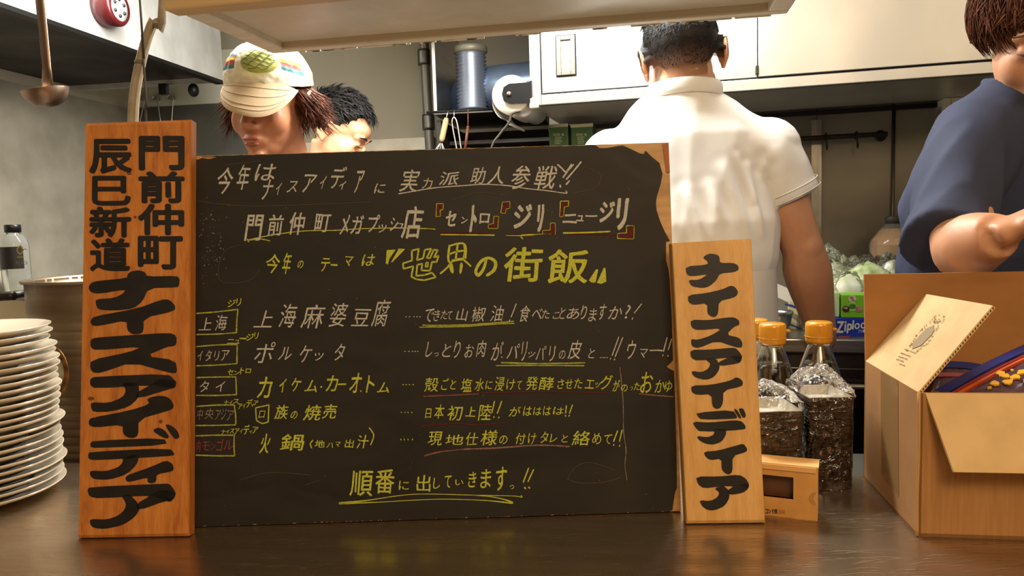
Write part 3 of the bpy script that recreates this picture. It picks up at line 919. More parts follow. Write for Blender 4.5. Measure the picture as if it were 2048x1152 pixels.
i1 = ink(CA)
chars(i1, '今145,170,295,380 年305,150,430,345 は450,145,625,275 ナ500,265,605,420 イ610,290,665,385 ス700,275,790,365 ア815,225,940,365 イ950,235,1010,340 デ1025,165,1165,335 ィ1100,275,1160,345 ア1215,195,1305,370 に1370,295,1465,375 実1565,185,1730,360 力1740,255,1830,335', bold=.008, sh=.3)
i1.crop(*CB); chars(i1, '派100,205,265,310 助340,170,470,300 人470,165,600,305 参645,155,810,340 戦825,160,1015,340', bold=.008, sh=.3)
ex2(i1, [[(1018, 150), (1050, 178), (1083, 205), (1125, 148)], [(1140, 150), (1100, 195), (1060, 250)], [(1198, 130), (1150, 190), (1085, 265)], [(1037, 308), (1040, 325)], [(1108, 275), (1085, 303)]], 12)
i1.crop(*CA); i1.stroke([(1562, 375), (1700, 352), (1850, 328), (2060, 312), (2220, 302), (2400, 312), (2550, 335), (2700, 350), (2846, 370), (2848, 352)], 8, jit=.2)
i1.build('chalk_writing', M_CHW, bd, 'white chalk first line with underline')
i2 = ink(CA)
chars(i2, '門375,535,530,735 前550,535,685,695 仲710,515,850,690 町910,530,1050,670 メ1110,535,1190,690 ガ1190,540,1300,685 プ1320,535,1420,670 ッ1400,610,1470,675 シ1490,555,1560,660 ュ1535,600,1605,640 店1580,470,1760,720', bold=.016, sh=.2)
i2.crop(*CB)
chars(i2, 'セ150,505,245,625 ン275,555,330,605 ト340,460,400,670 ロ415,525,500,605 ジ670,455,825,645 リ850,455,920,670 ニ1055,530,1165,600 ュ1160,540,1220,587 ー1230,540,1325,553 ジ1330,430,1460,595 リ1455,405,1570,655', bold=.035, sh=.15)
i2.build('chalk_writing', M_CHW, bd, 'white chalk second line of shop names')
i3 = ink(CA); i3.stroke([(575, 737), (500, 722), (400, 732), (600, 690), (840, 660), (1080, 655), (1300, 642), (1600, 638), (1842, 645)], 7, jit=.25); i3.stroke([(402, 722), (412, 745)], 8)
i3.crop(*CB).stroke([(0, 640), (80, 648)], 7)
BRK = [[(90, 450), (140, 450), (138, 495), (116, 500), (118, 545), (85, 550)], [(530, 548), (565, 548), (558, 640), (488, 640), (488, 612), (525, 605)],
       [(595, 440), (652, 435), (650, 485), (622, 490), (615, 525), (582, 520)], [(965, 600), (998, 600), (1000, 685), (905, 680), (905, 658), (962, 655)],
       [(1040, 432), (1103, 430), (1100, 470), (1070, 475), (1062, 548), (1035, 550)], [(1548, 620), (1605, 622), (1602, 720), (1478, 718), (1480, 680), (1548, 675)]]
for b in BRK:
    i3.poly(b, 1, 0)
    Q = [(x, y) for x, y in b] + [b[0]]
    for a, c in zip(Q[:-1], Q[1:]): i3.stroke([a, c], 7, 0, False)
for s_, w, m in (([(122, 670), (300, 668), (488, 673)], 9, 1), ([(120, 688), (300, 690), (532, 692)], 9, 0), ([(620, 682), (800, 680), (998, 684)], 8, 1), ([(622, 694), (740, 696), (838, 690)], 6, 0),
                 ([(740, 690), (900, 684), (998, 682)], 6, 0), ([(735, 705), (752, 720)], 7, 0), ([(1062, 676), (1250, 672), (1422, 664)], 10, 0), ([(1100, 686), (1300, 684), (1480, 692)], 7, 1)):
    i3.stroke(s_, w, m, jit=.25)
# third line
i3.crop(*CA); chars(i3, '今530,840,655,985 年660,825,745,990 の780,890,835,950 テ955,865,1040,970 ー1040,915,1095,930 マ1140,855,1220,930 は1275,840,1385,930', bold=.012, sh=.25)
i3.crop(760, 470, 9.6)
for P in ([(130, 290), (300, 280), (180, 460), (150, 570), (110, 540)], [(360, 260), (485, 270), (230, 530), (215, 515), (300, 370)]): i3.poly(P, 0, 0)
P = [(440, 545), (615, 490), (610, 300), (745, 265), (710, 485), (830, 445), (860, 285), (985, 265), (895, 440), (960, 445), (1030, 285), (1110, 290), (1035, 430), (1125, 400), (1085, 520), (1000, 515), (960, 685), (795, 680), (810, 550), (715, 575), (695, 785), (850, 770), (1000, 725), (1070, 810), (850, 870), (700, 850), (600, 800), (640, 600), (450, 650), (440, 545)]
for a, c in zip(P[:-1], P[1:]): i3.stroke([a, c], 32, 0, False)
P = [(885, 530), (925, 525), (915, 612), (870, 612), (885, 530)]
for a, c in zip(P[:-1], P[1:]): i3.stroke([a, c], 26, 0, False)
for P, w in (([(1335, 200), (1315, 350), (1312, 470), (1335, 525)], 42), ([(1330, 215), (1470, 170), (1600, 165), (1650, 250), (1640, 450)], 36), ([(1610, 200), (1625, 300), (1600, 440)], 26), ([(1490, 190), (1470, 330), (1455, 470)], 38),
             ([(1320, 375), (1450, 325), (1600, 300)], 34), ([(1390, 497), (1500, 470), (1600, 462)], 50), ([(1385, 505), (1290, 625), (1160, 740)], 34), ([(1600, 470), (1680, 540), (1740, 598)], 34)):
    i3.stroke(P, w, 0, jit=.1)
i3.poly([(1350, 540), (1395, 545), (1420, 700), (1395, 750), (1345, 690), (1325, 610)], 0, 1); i3.poly([(1540, 520), (1600, 550), (1560, 745), (1520, 740)], 0, 1)
i3.crop(*CB)
for P, w in (([(470, 880, 20), (450, 950, 22), (410, 1000, 26), (390, 965, 22), (430, 895, 24), (490, 868, 22), (540, 900, 26), (530, 960, 26), (475, 1002, 22)], 22),):
    i3.stroke(P, w, 0)
chars(i3, '街592,785,908,1050 飯930,800,1255,1065', bold=.022, sh=.1)
i3.crop(1160, 480, 9.6)
for P in ([(310, 560), (350, 570), (300, 815), (230, 820), (170, 775)], [(455, 535), (490, 540), (505, 800), (400, 845), (325, 820)]): i3.poly(P, 0, 0)
i3.build('chalk_writing', [M_CHY, M_CHR], bd, 'large yellow chalk theme line and bracket marks')

i4 = ink(CC)
for P in ([(45, 125), (325, 97), (315, 255), (45, 268)], [(45, 350), (320, 335), (318, 465), (45, 480)], [(45, 560), (310, 555), (315, 675), (45, 680)], [(45, 755), (300, 745), (310, 880), (40, 885)], [(40, 955), (300, 950), (302, 1090), (40, 1085)]):
    for a, c in zip(P[:-1], P[1:]):
        m_ = ((a[0] + c[0]) / 2 + random.uniform(-4, 4), (a[1] + c[1]) / 2 + random.uniform(-4, 4))
        i4.stroke([a, m_, c], 9, 0, jit=.2)
chars(i4, 'ジ250,30,310,85 リ310,25,350,75 ニ250,300,300,330 ュ300,305,335,330 ー335,290,385,300 ジ380,260,435,310 リ430,255,465,300 セ255,505,295,545 ン295,510,335,540 ト340,490,370,535 ロ375,500,415,530 ナ230,710,260,750 イ262,712,290,745 ス290,705,330,740 ア325,735,355,775 イ355,735,380,770 デ380,705,425,765 ィ412,735,435,760 ア430,715,465,750 ナ210,910,240,945 イ243,912,268,940 ス268,905,300,940 ア300,905,335,945 イ335,905,360,940 デ360,880,405,945 ィ400,915,425,940 ア420,895,465,940', 1, bold=.025)
chars(i4, 'カ450,555,560,700 イ600,565,655,660 ケ680,560,755,655 ム775,575,860,660 ・880,612,895,627 カ915,545,1005,655 ー1005,600,1060,612 オ1075,530,1165,665 ト1190,545,1250,660 ム1265,590,1350,665 口465,785,510,835 族570,745,670,840 の680,785,730,840 焼765,745,890,850 売895,740,1000,840 火465,940,545,1075 鍋605,940,775,1055 地840,985,915,1035 ハ925,1000,970,1035 マ980,995,1025,1030 出1045,980,1110,1035 汁1125,950,1210,1040', 1, bold=.014, sh=.22)
for P in ([(445, 765), (535, 745)], [(535, 745), (530, 860)], [(530, 860), (490, 870), (450, 850)], [(450, 850), (445, 765)], [(1155, 648), (1160, 655)], [(832, 985), (815, 1010), (825, 1038)], [(1215, 900), (1245, 950), (1225, 1015)]):
    i4.stroke(P, 8, 1)
chars(i4, '上60,155,145,240 海165,135,255,240 イ45,380,90,445 タ100,375,150,450 リ160,380,200,445 ア205,375,270,445 タ60,580,130,660 イ170,585,240,655', 2, bold=.005, sh=.2)
chars(i4, '中45,770,90,845 央95,770,160,840 ア165,780,210,845 ジ205,770,250,845 ア245,780,300,850', 3, bold=.0, sh=.2)
chars(i4, '内40,985,75,1065 モ80,995,135,1055 ン135,1000,175,1050 ゴ175,975,230,1060 ル225,985,290,1050', 4, bold=.01, sh=.15)
chars(i4, '上430,105,560,220 海595,60,730,220 麻745,65,920,225 婆935,55,1075,215 豆1090,95,1230,210 腐1225,30,1365,215 ポ425,320,580,460 ル595,350,690,440 ケ730,340,830,460 ッ835,390,910,445 タ970,330,1055,445', 2, bold=.0, sh=.3)
i4.build('chalk_writing', [M_CHYG, M_CHY, M_CHW, M_CHG, mat('crimson_chalk', '8A4450', .9, spec=.1, nscale=(500, 500, 500), col2='6E3640')], bd, 'chalk dish names with five boxed places at left')

i5 = ink(CD_)
chars(i5, 'で225,90,300,185 き290,100,340,175 た340,100,390,165 て385,110,425,165 山445,90,530,175 椒545,80,650,180 油675,70,775,180 食870,70,950,180 べ955,90,1035,165 た1025,100,1085,160 こ1100,115,1150,160 と1145,85,1190,160 あ1195,85,1280,165 り1285,70,1335,165 ま1340,90,1405,180 す1405,60,1470,170 か1475,75,1570,165 ?1590,65,1630,160 し235,315,285,420 っ295,390,330,415 と350,330,415,420 り425,310,480,425 お500,335,570,425 肉580,310,655,420 が680,315,770,445 パ790,330,880,430 リ880,315,935,450 ッ930,385,985,425 パ985,345,1060,440 リ1070,345,1125,450 の1140,375,1190,435 皮1200,305,1305,435 と1340,360,1390,430 ウ1595,310,1670,435 マ1685,365,1750,425 ー1760,372,1850,382', 0, bold=.0, sh=.25)
ex2(i5, [[(855, 60), (838, 105), (820, 150)], [(812, 168), (808, 176)], [(1705, 60), (1655, 122)], [(1645, 155), (1640, 165)], [(1550, 285), (1505, 410)], [(1577, 288), (1525, 420)], [(1495, 428), (1493, 436)], [(1522, 433), (1520, 441)],
         [(1878, 288), (1853, 382)], [(1908, 298), (1885, 372)], [(1850, 405), (1848, 413)], [(1885, 408), (1882, 417)], [(755, 418), (760, 424)]], 7)
for y, xs in ((148, (105, 130, 160, 180, 200)), (383, (98, 125, 150, 168, 186)), (425, (1425, 1440, 1452, 1468))):
    for x in xs: i5.stroke([(x, y), (x + 6, y - 1)], 6, 0)
chars(i5, '殻230,560,330,655 ご345,565,400,645 と405,575,450,640 塩475,565,560,655 水570,565,635,650 に645,580,695,640 浸705,555,775,650 け785,570,850,645 て855,580,895,640 発915,550,1005,645 酵1005,555,1115,645 さ1130,570,1180,635 せ1185,570,1240,635 た1245,565,1305,635 エ1320,575,1385,635 ッ1385,590,1425,630 グ1420,540,1510,640 が1505,575,1560,655 の1560,605,1610,655 っ1625,620,1645,645 た1650,590,1695,645 お1690,520,1785,665 か1790,575,1860,660 ゆ1855,580,1912,655 日235,770,285,835 本295,740,370,840 初385,750,495,850 上510,755,580,825 陸595,740,690,850 が805,755,890,825 は900,755,960,820 は968,760,1025,815 は1035,755,1090,815 は1100,760,1178,810 現250,925,355,1020 地370,945,495,1015 仕505,930,600,1020 様610,915,730,1020 の735,950,795,1010 付845,935,920,1010 け930,935,990,1010 タ1015,925,1075,1005 レ1080,940,1130,1000 と1160,945,1205,1000 絡1230,920,1355,1020 め1365,935,1430,1010 て1445,945,1505,1010', 1, bold=.008, sh=.18)
ex2(i5, [[(708, 720), (690, 800)], [(757, 720), (727, 802)], [(705, 824), (702, 832)], [(738, 826), (735, 834)], [(1195, 750), (1190, 800)], [(1236, 745), (1216, 802)], [(1190, 815), (1188, 822)], [(1215, 815), (1212, 822)],
         [(1542, 920), (1515, 992)], [(1573, 915), (1555, 992)], [(1517, 1012), (1515, 1020)], [(1557, 1018), (1554, 1026)]], 8, 1)
for y, xs in ((605, (88, 108, 130, 155)), (793, (75, 100, 120, 145)), (975, (72, 95, 120, 150))):
    for j, x in enumerate(xs): i5.stroke([(x, y), (x + 4, y + 5 + 3 * (y > 900))], 6, 1)
for P, w, m in (([(222, 206), (500, 203), (700, 190), (838, 178)], 9, 2), ([(200, 218), (500, 213), (700, 198), (842, 192)], 8, 2), ([(222, 203), (300, 212)], 9, 2), ([(755, 458), (1000, 465), (1320, 460)], 10, 2), ([(720, 478), (1000, 477), (1315, 479)], 8, 2),
                ([(230, 675), (500, 668), (1000, 655), (1470, 663)], 8, 4), ([(228, 687), (400, 680), (600, 670)], 6, 3), ([(1690, 670), (1800, 680), (1920, 690)], 9, 3),
                ([(215, 890), (300, 878), (450, 870), (600, 880), (775, 865)], 9, 4), ([(235, 1090), (350, 1060), (500, 1045), (700, 1038), (1000, 1018), (1215, 1026)], 10, 3), ([(240, 1080), (330, 1058), (500, 1040)], 7, 4)):
    i5.stroke(P, w, m, jit=.25)
i5.build('chalk_writing', [M_CHW, M_CHY, M_CHYG, M_CHP, M_CHR], bd, 'chalk descriptions on the right with coloured underlines')

i6 = ink(CE)
chars(i6, '順250,175,455,395 番465,165,635,370 に670,265,755,340 出820,215,945,355 し965,235,1025,330 て1060,215,1125,325 い1150,255,1225,300 き1260,185,1335,320 ま1365,165,1460,325 す1490,145,1600,350 っ1615,300,1660,335', 0, bold=.012, sh=.08)
ex2(i6, [[(1780, 155), (1735, 275)], [(1822, 168), (1775, 270)], [(1745, 318), (1755, 332)], [(1780, 316), (1790, 326)], [(165, 455, 18), (400, 430, 9), (800, 378, 6), (1300, 385, 6), (1640, 392, 6), (1720, 402, 8), (1716, 388, 8)], [(1300, 385, 6), (1500, 405, 8), (1645, 452, 14), (1400, 430, 7), (1000, 420, 6), (500, 445, 7), (165, 458, 14)]], 12)
i6.build('chalk_writing', M_CHY, bd, 'yellow chalk last line with double underline')
# specks, smudges, hairline crack
i7 = ink((0, 0, 1))
for i in range(120):
    x, y = (random.gauss(425, 14), random.gauss(490, 38)) if i < 70 else (random.uniform(400, 1330), random.uniform(320, 1020))
    x = min(max(x, 399), 1320); r_ = random.uniform(.5, 1.7) if i < 70 else random.uniform(.4, 1.0)
    i7.poly([(x + r_ * math.cos(a), y + r_ * math.sin(a)) for a in (0, 1.2, 2.4, 3.6, 5)], 0, 0)
i7.stroke([(1240, 735), (1246, 800), (1247, 860), (1252, 900), (1250, 930), (1254, 960)], 1.3, 0, jit=.5)
i7.stroke([(395, 402), (450, 409), (520, 412), (650, 408), (740, 404)], 1.2, 1)
i7.stroke([(480, 490), (452, 500), (438, 530), (440, 560), (465, 566), (500, 560), (520, 540)], 1.0, 1)
i7.stroke([(1135, 960), (1150, 935), (1180, 925), (1230, 940)], 1.0, 1); i7.stroke([(1135, 958), (1160, 966), (1210, 964), (1240, 955)], 1.2, 1)
for a in ([(1170, 335), (1200, 350), (1190, 375), (1140, 388)], [(905, 400), (960, 385), (1020, 395)], [(480, 960), (540, 945), (620, 950)], [(450, 330), (520, 322)], [(610, 970), (640, 960)]):
    i7.stroke(a, 1.1, 1)
i7.build('chalk_speck', [M_CHG, M_CHO], bd)['kind'] = 'stuff'

# ------------------------------------------------------------------ wooden signs
def sign(name, label, corners, base_off, thick, m_wood, lean=8.0):
    bl = onz(*corners[3], CZ + .002); br = onz(*corners[2], CZ + .002)
    e = (br - bl).normalized(); nb = V((0, 0, 1)).cross(e)
    up = V((0, 0, 1)) * math.cos(R(lean)) + nb * math.sin(R(lean)); n = e.cross(up)
    if n.y > 0: n = -n
    t = thing(name, label, 'sign', tuple((bl + br) / 2 - n * thick * .5), math.atan2(e.y, e.x))
    q = [onplane(*corners[i], bl, n) for i in (3, 2, 1, 0)]
    cen = sum(q, V()) / 4
    mb = MB(); ch = .004
    f = [p + (cen - p).normalized() * ch for p in q]
    b1 = [p - n * ch * .6 for p in q]; b2 = [p - n * thick for p in q]
    vs = f + b1 + b2; fs = [[0, 1, 2, 3]] + [[i, (i + 1) % 4, 4 + (i + 1) % 4, 4 + i] for i in range(4)] + [[4 + i, 4 + (i + 1) % 4, 8 + (i + 1) % 4, 8 + i] for i in range(4)] + [[11, 10, 9, 8]]
    mb.add(vs, fs); o = recalc(mb.build('board_plank', m_wood, t))
    return t, bl, n


t1, p1, n1 = sign('wooden_sign', 'tall orange cedar sign with two columns of brush lettering, left of the chalkboard', [(170, 246), (381, 238.5), (377, 1073), (155, 1077)], 0, .016, M_SIGN1)
k = Ink(p1, n1, .0007).crop(140, 220, 2.618)
chars(k, '門360,135,600,315 前358,320,600,488 仲355,490,598,655 町355,658,592,835 辰100,150,325,335 巳115,345,320,500 新100,505,322,668 道103,670,315,845', bold=.031, sh=0, wob=.5)
k.poly([(95, 930), (110, 905), (140, 895), (300, 880), (300, 860), (320, 845), (360, 838), (395, 850), (402, 872), (560, 868), (575, 885), (570, 920), (560, 928), (410, 932), (380, 1000), (330, 1040), (230, 1050), (150, 1045), (135, 1020), (135, 990), (230, 985), (280, 960), (292, 938), (150, 962), (110, 955)])
k.poly([(105, 1105), (125, 1080), (350, 1040), (480, 992), (520, 992), (552, 1025), (548, 1052), (385, 1088), (385, 1160), (365, 1172), (325, 1174), (298, 1150), (297, 1100), (150, 1130), (115, 1128)])
k.crop(140, 640, 2.56)
for P in ([(105, 100), (130, 90), (300, 78), (510, 65), (545, 80), (545, 125), (525, 135), (500, 135), (385, 185), (540, 205), (550, 270), (515, 272), (315, 215), (160, 270), (120, 270), (103, 250), (105, 205), (300, 165), (375, 135), (130, 155), (105, 140)],
          [(103, 335), (103, 300), (130, 290), (500, 275), (540, 310), (538, 345), (510, 350), (420, 332), (130, 350)], [(545, 305), (541, 345), (510, 353), (345, 403), (330, 378), (420, 328), (455, 300)],
          [(262, 320), (350, 320), (354, 370), (347, 402), (300, 445), (200, 470), (120, 470), (107, 450), (107, 420), (200, 425), (270, 395), (288, 360)],
          [(95, 515), (110, 500), (300, 465), (410, 430), (392, 405), (430, 390), (480, 388), (510, 400), (532, 435), (525, 455), (500, 465), (350, 508), (350, 590), (325, 605), (290, 600), (270, 580), (270, 535), (130, 550), (98, 540)],
          [(420, 565), (450, 550), (480, 560), (508, 595), (500, 608), (470, 600)], [(487, 535), (510, 535), (550, 565), (562, 600), (540, 612), (520, 590), (500, 560)],
          [(103, 635), (115, 618), (480, 603), (500, 640), (130, 655), (105, 650)], [(92, 690), (100, 675), (510, 655), (540, 690), (500, 697), (130, 718), (95, 712)],
          [(270, 695), (355, 690), (342, 740), (290, 790), (200, 818), (120, 815), (102, 795), (102, 770), (180, 775), (245, 755), (270, 730)],
          [(283, 805), (300, 792), (420, 750), (490, 718), (525, 735), (532, 765), (520, 775), (442, 790), (442, 825), (420, 838), (395, 830), (398, 805), (310, 828), (287, 826)],
          [(88, 870), (100, 855), (480, 838), (510, 838), (540, 880), (536, 905), (515, 930), (490, 925), (420, 897), (150, 913), (100, 905)], [(542, 878), (538, 905), (515, 932), (490, 925), (350, 976), (335, 945), (420, 893), (455, 870)],
          [(262, 900), (300, 890), (348, 935), (357, 970), (330, 1010), (270, 1050), (180, 1070), (120, 1065), (102, 1045), (102, 1018), (190, 1022), (250, 1000), (280, 970), (288, 940)]):
    k.poly(P)
k.build('brush_lettering', M_INK, t1)
for x, y, a, b in ((182, 797, 7, 4), (321, 843, 4, 4), (258, 346, 5, 4), (270, 434, 3, 3), (322, 566, 10, 4)):
    kn = Ink(p1, n1, .0005).crop(0, 0, 1)
    kn.poly([(x + a * math.cos(q), y + b * math.sin(q)) for q in [i * math.pi / 4 for i in range(8)]])
    kn.build('wood_knot', mat('knot_brown', '6E3A1A', .5), t1)

t2, p2, n2 = sign('wooden_sign', 'shorter pale wooden sign with one column of brush lettering, right of the chalkboard', [(1343, 486), (1503, 477), (1531, 1046), (1373, 1048)], 0, .020, M_SIGN2)
k = Ink(p2, n2, .0007).crop(1300, 460, 3.6)
for P in ([(255, 262), (415, 250), (418, 225), (382, 200), (400, 180), (440, 168), (490, 180), (502, 200), (502, 238), (600, 236), (635, 255), (640, 285), (610, 302), (502, 312), (480, 360), (430, 405), (380, 417), (310, 407), (290, 390), (278, 358), (350, 360), (400, 330), (415, 318), (300, 333), (265, 320)],
          [(275, 468), (400, 455), (520, 428), (580, 400), (610, 408), (634, 440), (630, 467), (600, 487), (495, 512), (492, 600), (470, 627), (440, 622), (413, 600), (413, 525), (310, 540), (275, 515)],
          [(292, 645), (420, 650), (550, 630), (605, 628), (642, 650), (644, 685), (610, 692), (548, 754), (645, 775), (667, 815), (662, 847), (620, 844), (480, 796), (350, 850), (310, 842), (297, 820), (297, 783), (340, 792), (440, 760), (525, 705), (340, 722), (298, 700)],
          [(290, 862), (420, 862), (580, 848), (620, 850), (662, 900), (660, 930), (640, 957), (600, 930), (590, 915), (340, 942), (295, 920)], [(664, 895), (660, 940), (640, 960), (500, 980), (482, 957), (580, 910)],
          [(403, 935), (425, 915), (480, 928), (502, 975), (497, 1010), (460, 1060), (400, 1080), (330, 1062), (305, 1040), (301, 1013), (370, 1025), (420, 1000), (437, 960)]):
    k.poly(P)
k.crop(1300, 760, 3.49)
for P in ([(288, 38), (420, 35), (560, 5), (605, -22), (640, -2), (650, 20), (642, 44), (512, 72), (510, 160), (490, 197), (460, 202), (435, 182), (430, 98), (330, 104), (290, 85)],
          [(323, 228), (580, 208), (612, 262), (595, 270), (360, 277), (335, 255)], [(583, 203), (605, 203), (640, 262), (625, 272)], [(616, 199), (650, 196), (670, 240), (664, 264), (645, 262)],
          [(295, 290), (420, 297), (590, 280), (642, 288), (670, 325), (662, 347), (350, 362), (320, 335)], [(438, 345), (532, 340), (532, 380), (502, 430), (440, 452), (380, 442), (340, 417), (326, 390), (400, 400), (440, 385), (452, 365)],
          [(376, 500), (470, 494), (600, 458), (652, 443), (680, 480), (674, 502), (575, 530), (577, 640), (550, 662), (520, 647), (500, 620), (500, 548), (420, 560), (385, 532)],
          [(320, 673), (480, 674), (620, 660), (667, 685), (692, 725), (687, 755), (640, 787), (590, 742), (500, 740), (375, 757), (335, 727)], [(693, 722), (688, 757), (650, 788), (555, 803), (538, 772), (590, 738)],
          [(448, 755), (510, 736), (550, 768), (557, 820), (522, 880), (450, 910), (400, 907), (365, 882), (343, 838), (420, 846), (470, 820), (487, 785)]):
    k.poly(P)
k.build('brush_lettering', M_INK, t2)

# ------------------------------------------------------------------ plates
ORD = ['topmost', 'second', 'third', 'fourth', 'fifth', 'sixth', 'seventh', 'eighth', 'ninth', 'tenth', 'eleventh', 'twelfth', 'thirteenth', 'fourteenth', 'fifteenth',
       'sixteenth', 'seventeenth', 'eighteenth', 'nineteenth', 'twentieth', 'twenty-first', 'twenty-second', 'twenty-third', 'twenty-fourth', 'twenty-fifth', 'twenty-sixth', 'twenty-seventh', 'twenty-eighth']
PR = .105
pcx = atY(104, 900, 1.03).x - PR; pcy = 1.03
ptop = atY(100, 652, pcy).z; NP = 24
prof = [(.001, .0065), (.052, .006), (.056, .007), (.075, .010), (.097, .0165), (.1035, .0195), (.105, .0200), (.1048, .0185), (.099, .0145), (.078, .0072), (.060, .0035), (.058, .0), (.054, .0), (.052, .003), (.001, .003)]
step = (ptop - CZ - .020) / (NP - 1)
p0 = None
for i in range(NP):
    z = CZ + i * step
    nm = ORD[NP - 1 - i]
    lb = 'white porcelain plate, topmost of the stack on the counter' if i == NP - 1 else ('white porcelain plate, lowest of the stack on the counter' if i == 0 else 'white porcelain plate, %s from the top of its stack' % nm)
    if p0 is None:
        mb = MB(); mb.lathe(prof, (pcx, pcy, z), 56)
        p0 = mb.build('plate', M_PORC, None, lb, 'plate', 'white plates in the tall stack', origin=(pcx, pcy, z)); last = p0
    else:
        o = dup(p0, (random.uniform(-.0035, .0035), random.uniform(-.0035, .0035), z - p0.location.z), lb)
        o.location.x += (.002 if i > 14 else 0) - (0.006 if i > 20 else 0)

# decorated dish leaning behind the stack
cen = atY(76, 748, 1.17)
t = thing('decorated_dish', 'gold rimmed brown decorated dish standing on edge behind the plate stack', 'dish', (cen.x, cen.y, cen.z - .055))
Md = Matrix.Rotation(R(82), 4, 'X') @ Matrix.Rotation(0, 4, 'Z')
mb = MB(); mb.lathe([(.001, .0), (.030, .001), (.044, .006), (.046, .008), (.046, .005), (.03, -.003), (.001, -.003)], cen, 40, 0, Md); mb.build('dish_well', mat('dish_cream', 'C8BEA0', .2, nscale=(60, 60, 60), col2='8F8468'), t)
mb = MB(); mb.lathe([(.0455, .008), (.053, .0095), (.0545, .009), (.053, .006), (.0455, .0045)], cen, 40, 0, Md); mb.build('dish_rim', mat('dish_gold_rim', '8A6226', .25, .4, nscale=(90, 90, 90), col2='4A2C12'), t)

# tall stock pot on the inner worktop
pr_ = .135; py_ = 1.345; pz = .88
px_ = atY(90, 700, py_).x + pr_ - .004
ph = atY(150, 556, py_).z - pz
t = thing('stock_pot', 'tall steel stock pot with plate reflections shaped as ribs behind the orange sign', 'pot', (px_, py_, pz))
prf = [(.001, 0), (pr_ - .008, 0), (pr_ - .002, .006)]
h = .01
while h < ph * .80:  # ribs stand for the plate stack mirrored in the pot wall
    prf += [(pr_ - .0015, h), (pr_ + .0008, h + .006), (pr_ - .0015, h + .012)]; h += .0135
prf += [(pr_ - .001, ph * .82), (pr_ - .001, ph - .004), (pr_ + .004, ph - .003), (pr_ + .005, ph), (pr_ + .003, ph + .002), (pr_ - .004, ph), (pr_ - .004, .01), (.001, .008)]
mb = MB(); mb.lathe(prf, (px_, py_, pz), 64); mb.build('pot_body', mat('worn_pot_steel', '8D7B66', .34, .85, nscale=(4, 4, 50), rough2=.5, col2='75644F', bump=.05), t)
mb = MB(); mb.lathe([(.001, ph - .012), (pr_ - .004, ph - .012), (pr_ - .004, ph - .002)], (px_, py_, pz), 48); mb.build('pot_lid', MATS['worn_pot_steel'], t)
hz_ = atY(62, 603, 1.2).z
mb = MB(); hy = py_ - .02
mb.tube(cr([(px_ - pr_ + .004, hy - .05, hz_ + .004), (px_ - pr_ - .03, hy - .05, hz_ + .003), (px_ - pr_ - .045, hy - .03, hz_), (px_ - pr_ - .045, hy + .02, hz_), (px_ - pr_ - .03, hy + .04, hz_), (px_ - pr_ + .004, hy + .045, hz_)], 4), .0075, 12)
mb.build('handle', mat('handle_dark', '29231E', .4, .3), t)

# left rear worktop with bin, steel canister, bottle
zl = .86
lw = thing('left_worktop', 'low steel worktop along the left wall below the hood', 'worktop', K(uL + .33, 2.2, 0), -R(8))
mb = MB(); kbox(mb, uL + .008, uL + .66, 1.5, VB - .02, zl - .03, zl, bev=.003); mb.build('worktop_slab', M_STEEL, lw)
mb = MB(); kbox(mb, uL + .02, uL + .64, 1.52, VB - .03, 0, zl - .03); mb.build('worktop_body', M_STEELD, lw)
Yb = 1.80
zb_ = atY(38, 590, Yb).z
a = atY(-60, 590, Yb - .06); b = atY(84, 590, Yb - .06)
mb = MB(); x0, x1 = a.x, b.x
mb.tube([(x0 + (x1 - x0) / 2, Yb + .04, zl), (x0 + (x1 - x0) / 2, Yb + .04, zb_ - .004)], [((x1 - x0) / 2 * .93, .1), ((x1 - x0) / 2, .105)], 48, True, lat=(1, 0, 0), smooth=False)
mb.box(((x0 + x1) / 2, Yb + .04, zb_ - .002), (x1 - x0 + .006, .216, .005), None, 1, .002)
one(mb, 'lidded_bin', [mat('beige_plastic_bin', 'B9AD92', .4), mat('white_bin_lid', 'D2CCBC', .4)], 'beige white plastic bin under the black capped water bottle', 'bin')
c = atY(-6, 590, Yb + .02)
t = thing('steel_canister', 'small steel canister at the left edge beside the water bottle', 'canister', (c.x - .02, c.y, zb_))
mb = MB(); mb.lathe([(.001, 0), (.042, 0), (.042, .058), (.044, .060), (.038, .062), (.001, .062)], (c.x - .02, c.y, zb_ + .001), 32); mb.build('canister_body', M_STEEL, t)
c = atY(37, 590, Yb); Hb = atY(37, 449, Yb).z - zb_; rb = .031
t = thing('water_bottle', 'clear plastic bottle with black cap and black label on the beige bin', 'bottle', (c.x, c.y, zb_))
P = [(.001, .002), (rb * .8, .001), (rb, .008), (rb, Hb * .28), (rb * .985, Hb * .29), (rb, Hb * .3), (rb, Hb * .70), (rb * .9, Hb * .78), (rb * .62, Hb * .86), (rb * .42, Hb * .89), (rb * .42, Hb * .93)]
mb = MB(); mb.lathe(P, c, 40); mb.lathe([(r_ * .96 if r_ > .002 else r_, z + .001) for r_, z in P][::-1], c, 40); mb.build('bottle_body', M_PET, t)
mb = MB(); mb.lathe([(.001, Hb * .89), (rb * .56, Hb * .89), (rb * .57, Hb * .985), (rb * .52, Hb), (.001, Hb)], c, 32); mb.build('cap', M_BLACKP, t)
mb = MB(); kx = c
A0, A1 = R(-140), R(-25)
vs = []; fs = []
for i in range(17):
    a_ = A0 + (A1 - A0) * i / 16
    for z in (Hb * .38, Hb * .69): vs.append(V((c.x + (rb + .0006) * math.cos(a_), c.y + (rb + .0006) * math.sin(a_), zb_ + z)))
for i in range(16): fs.append([2 * i, 2 * i + 2, 2 * i + 3, 2 * i + 1])
mb.add(vs, fs, 0, True); lab = mb.build('label', mat('bottle_label_black', '17140F', .45), t)
k = Ink((c.x, c.y - rb - .0009, c.z), V((0, -1, 0)), .001).crop(0, 0, 1)
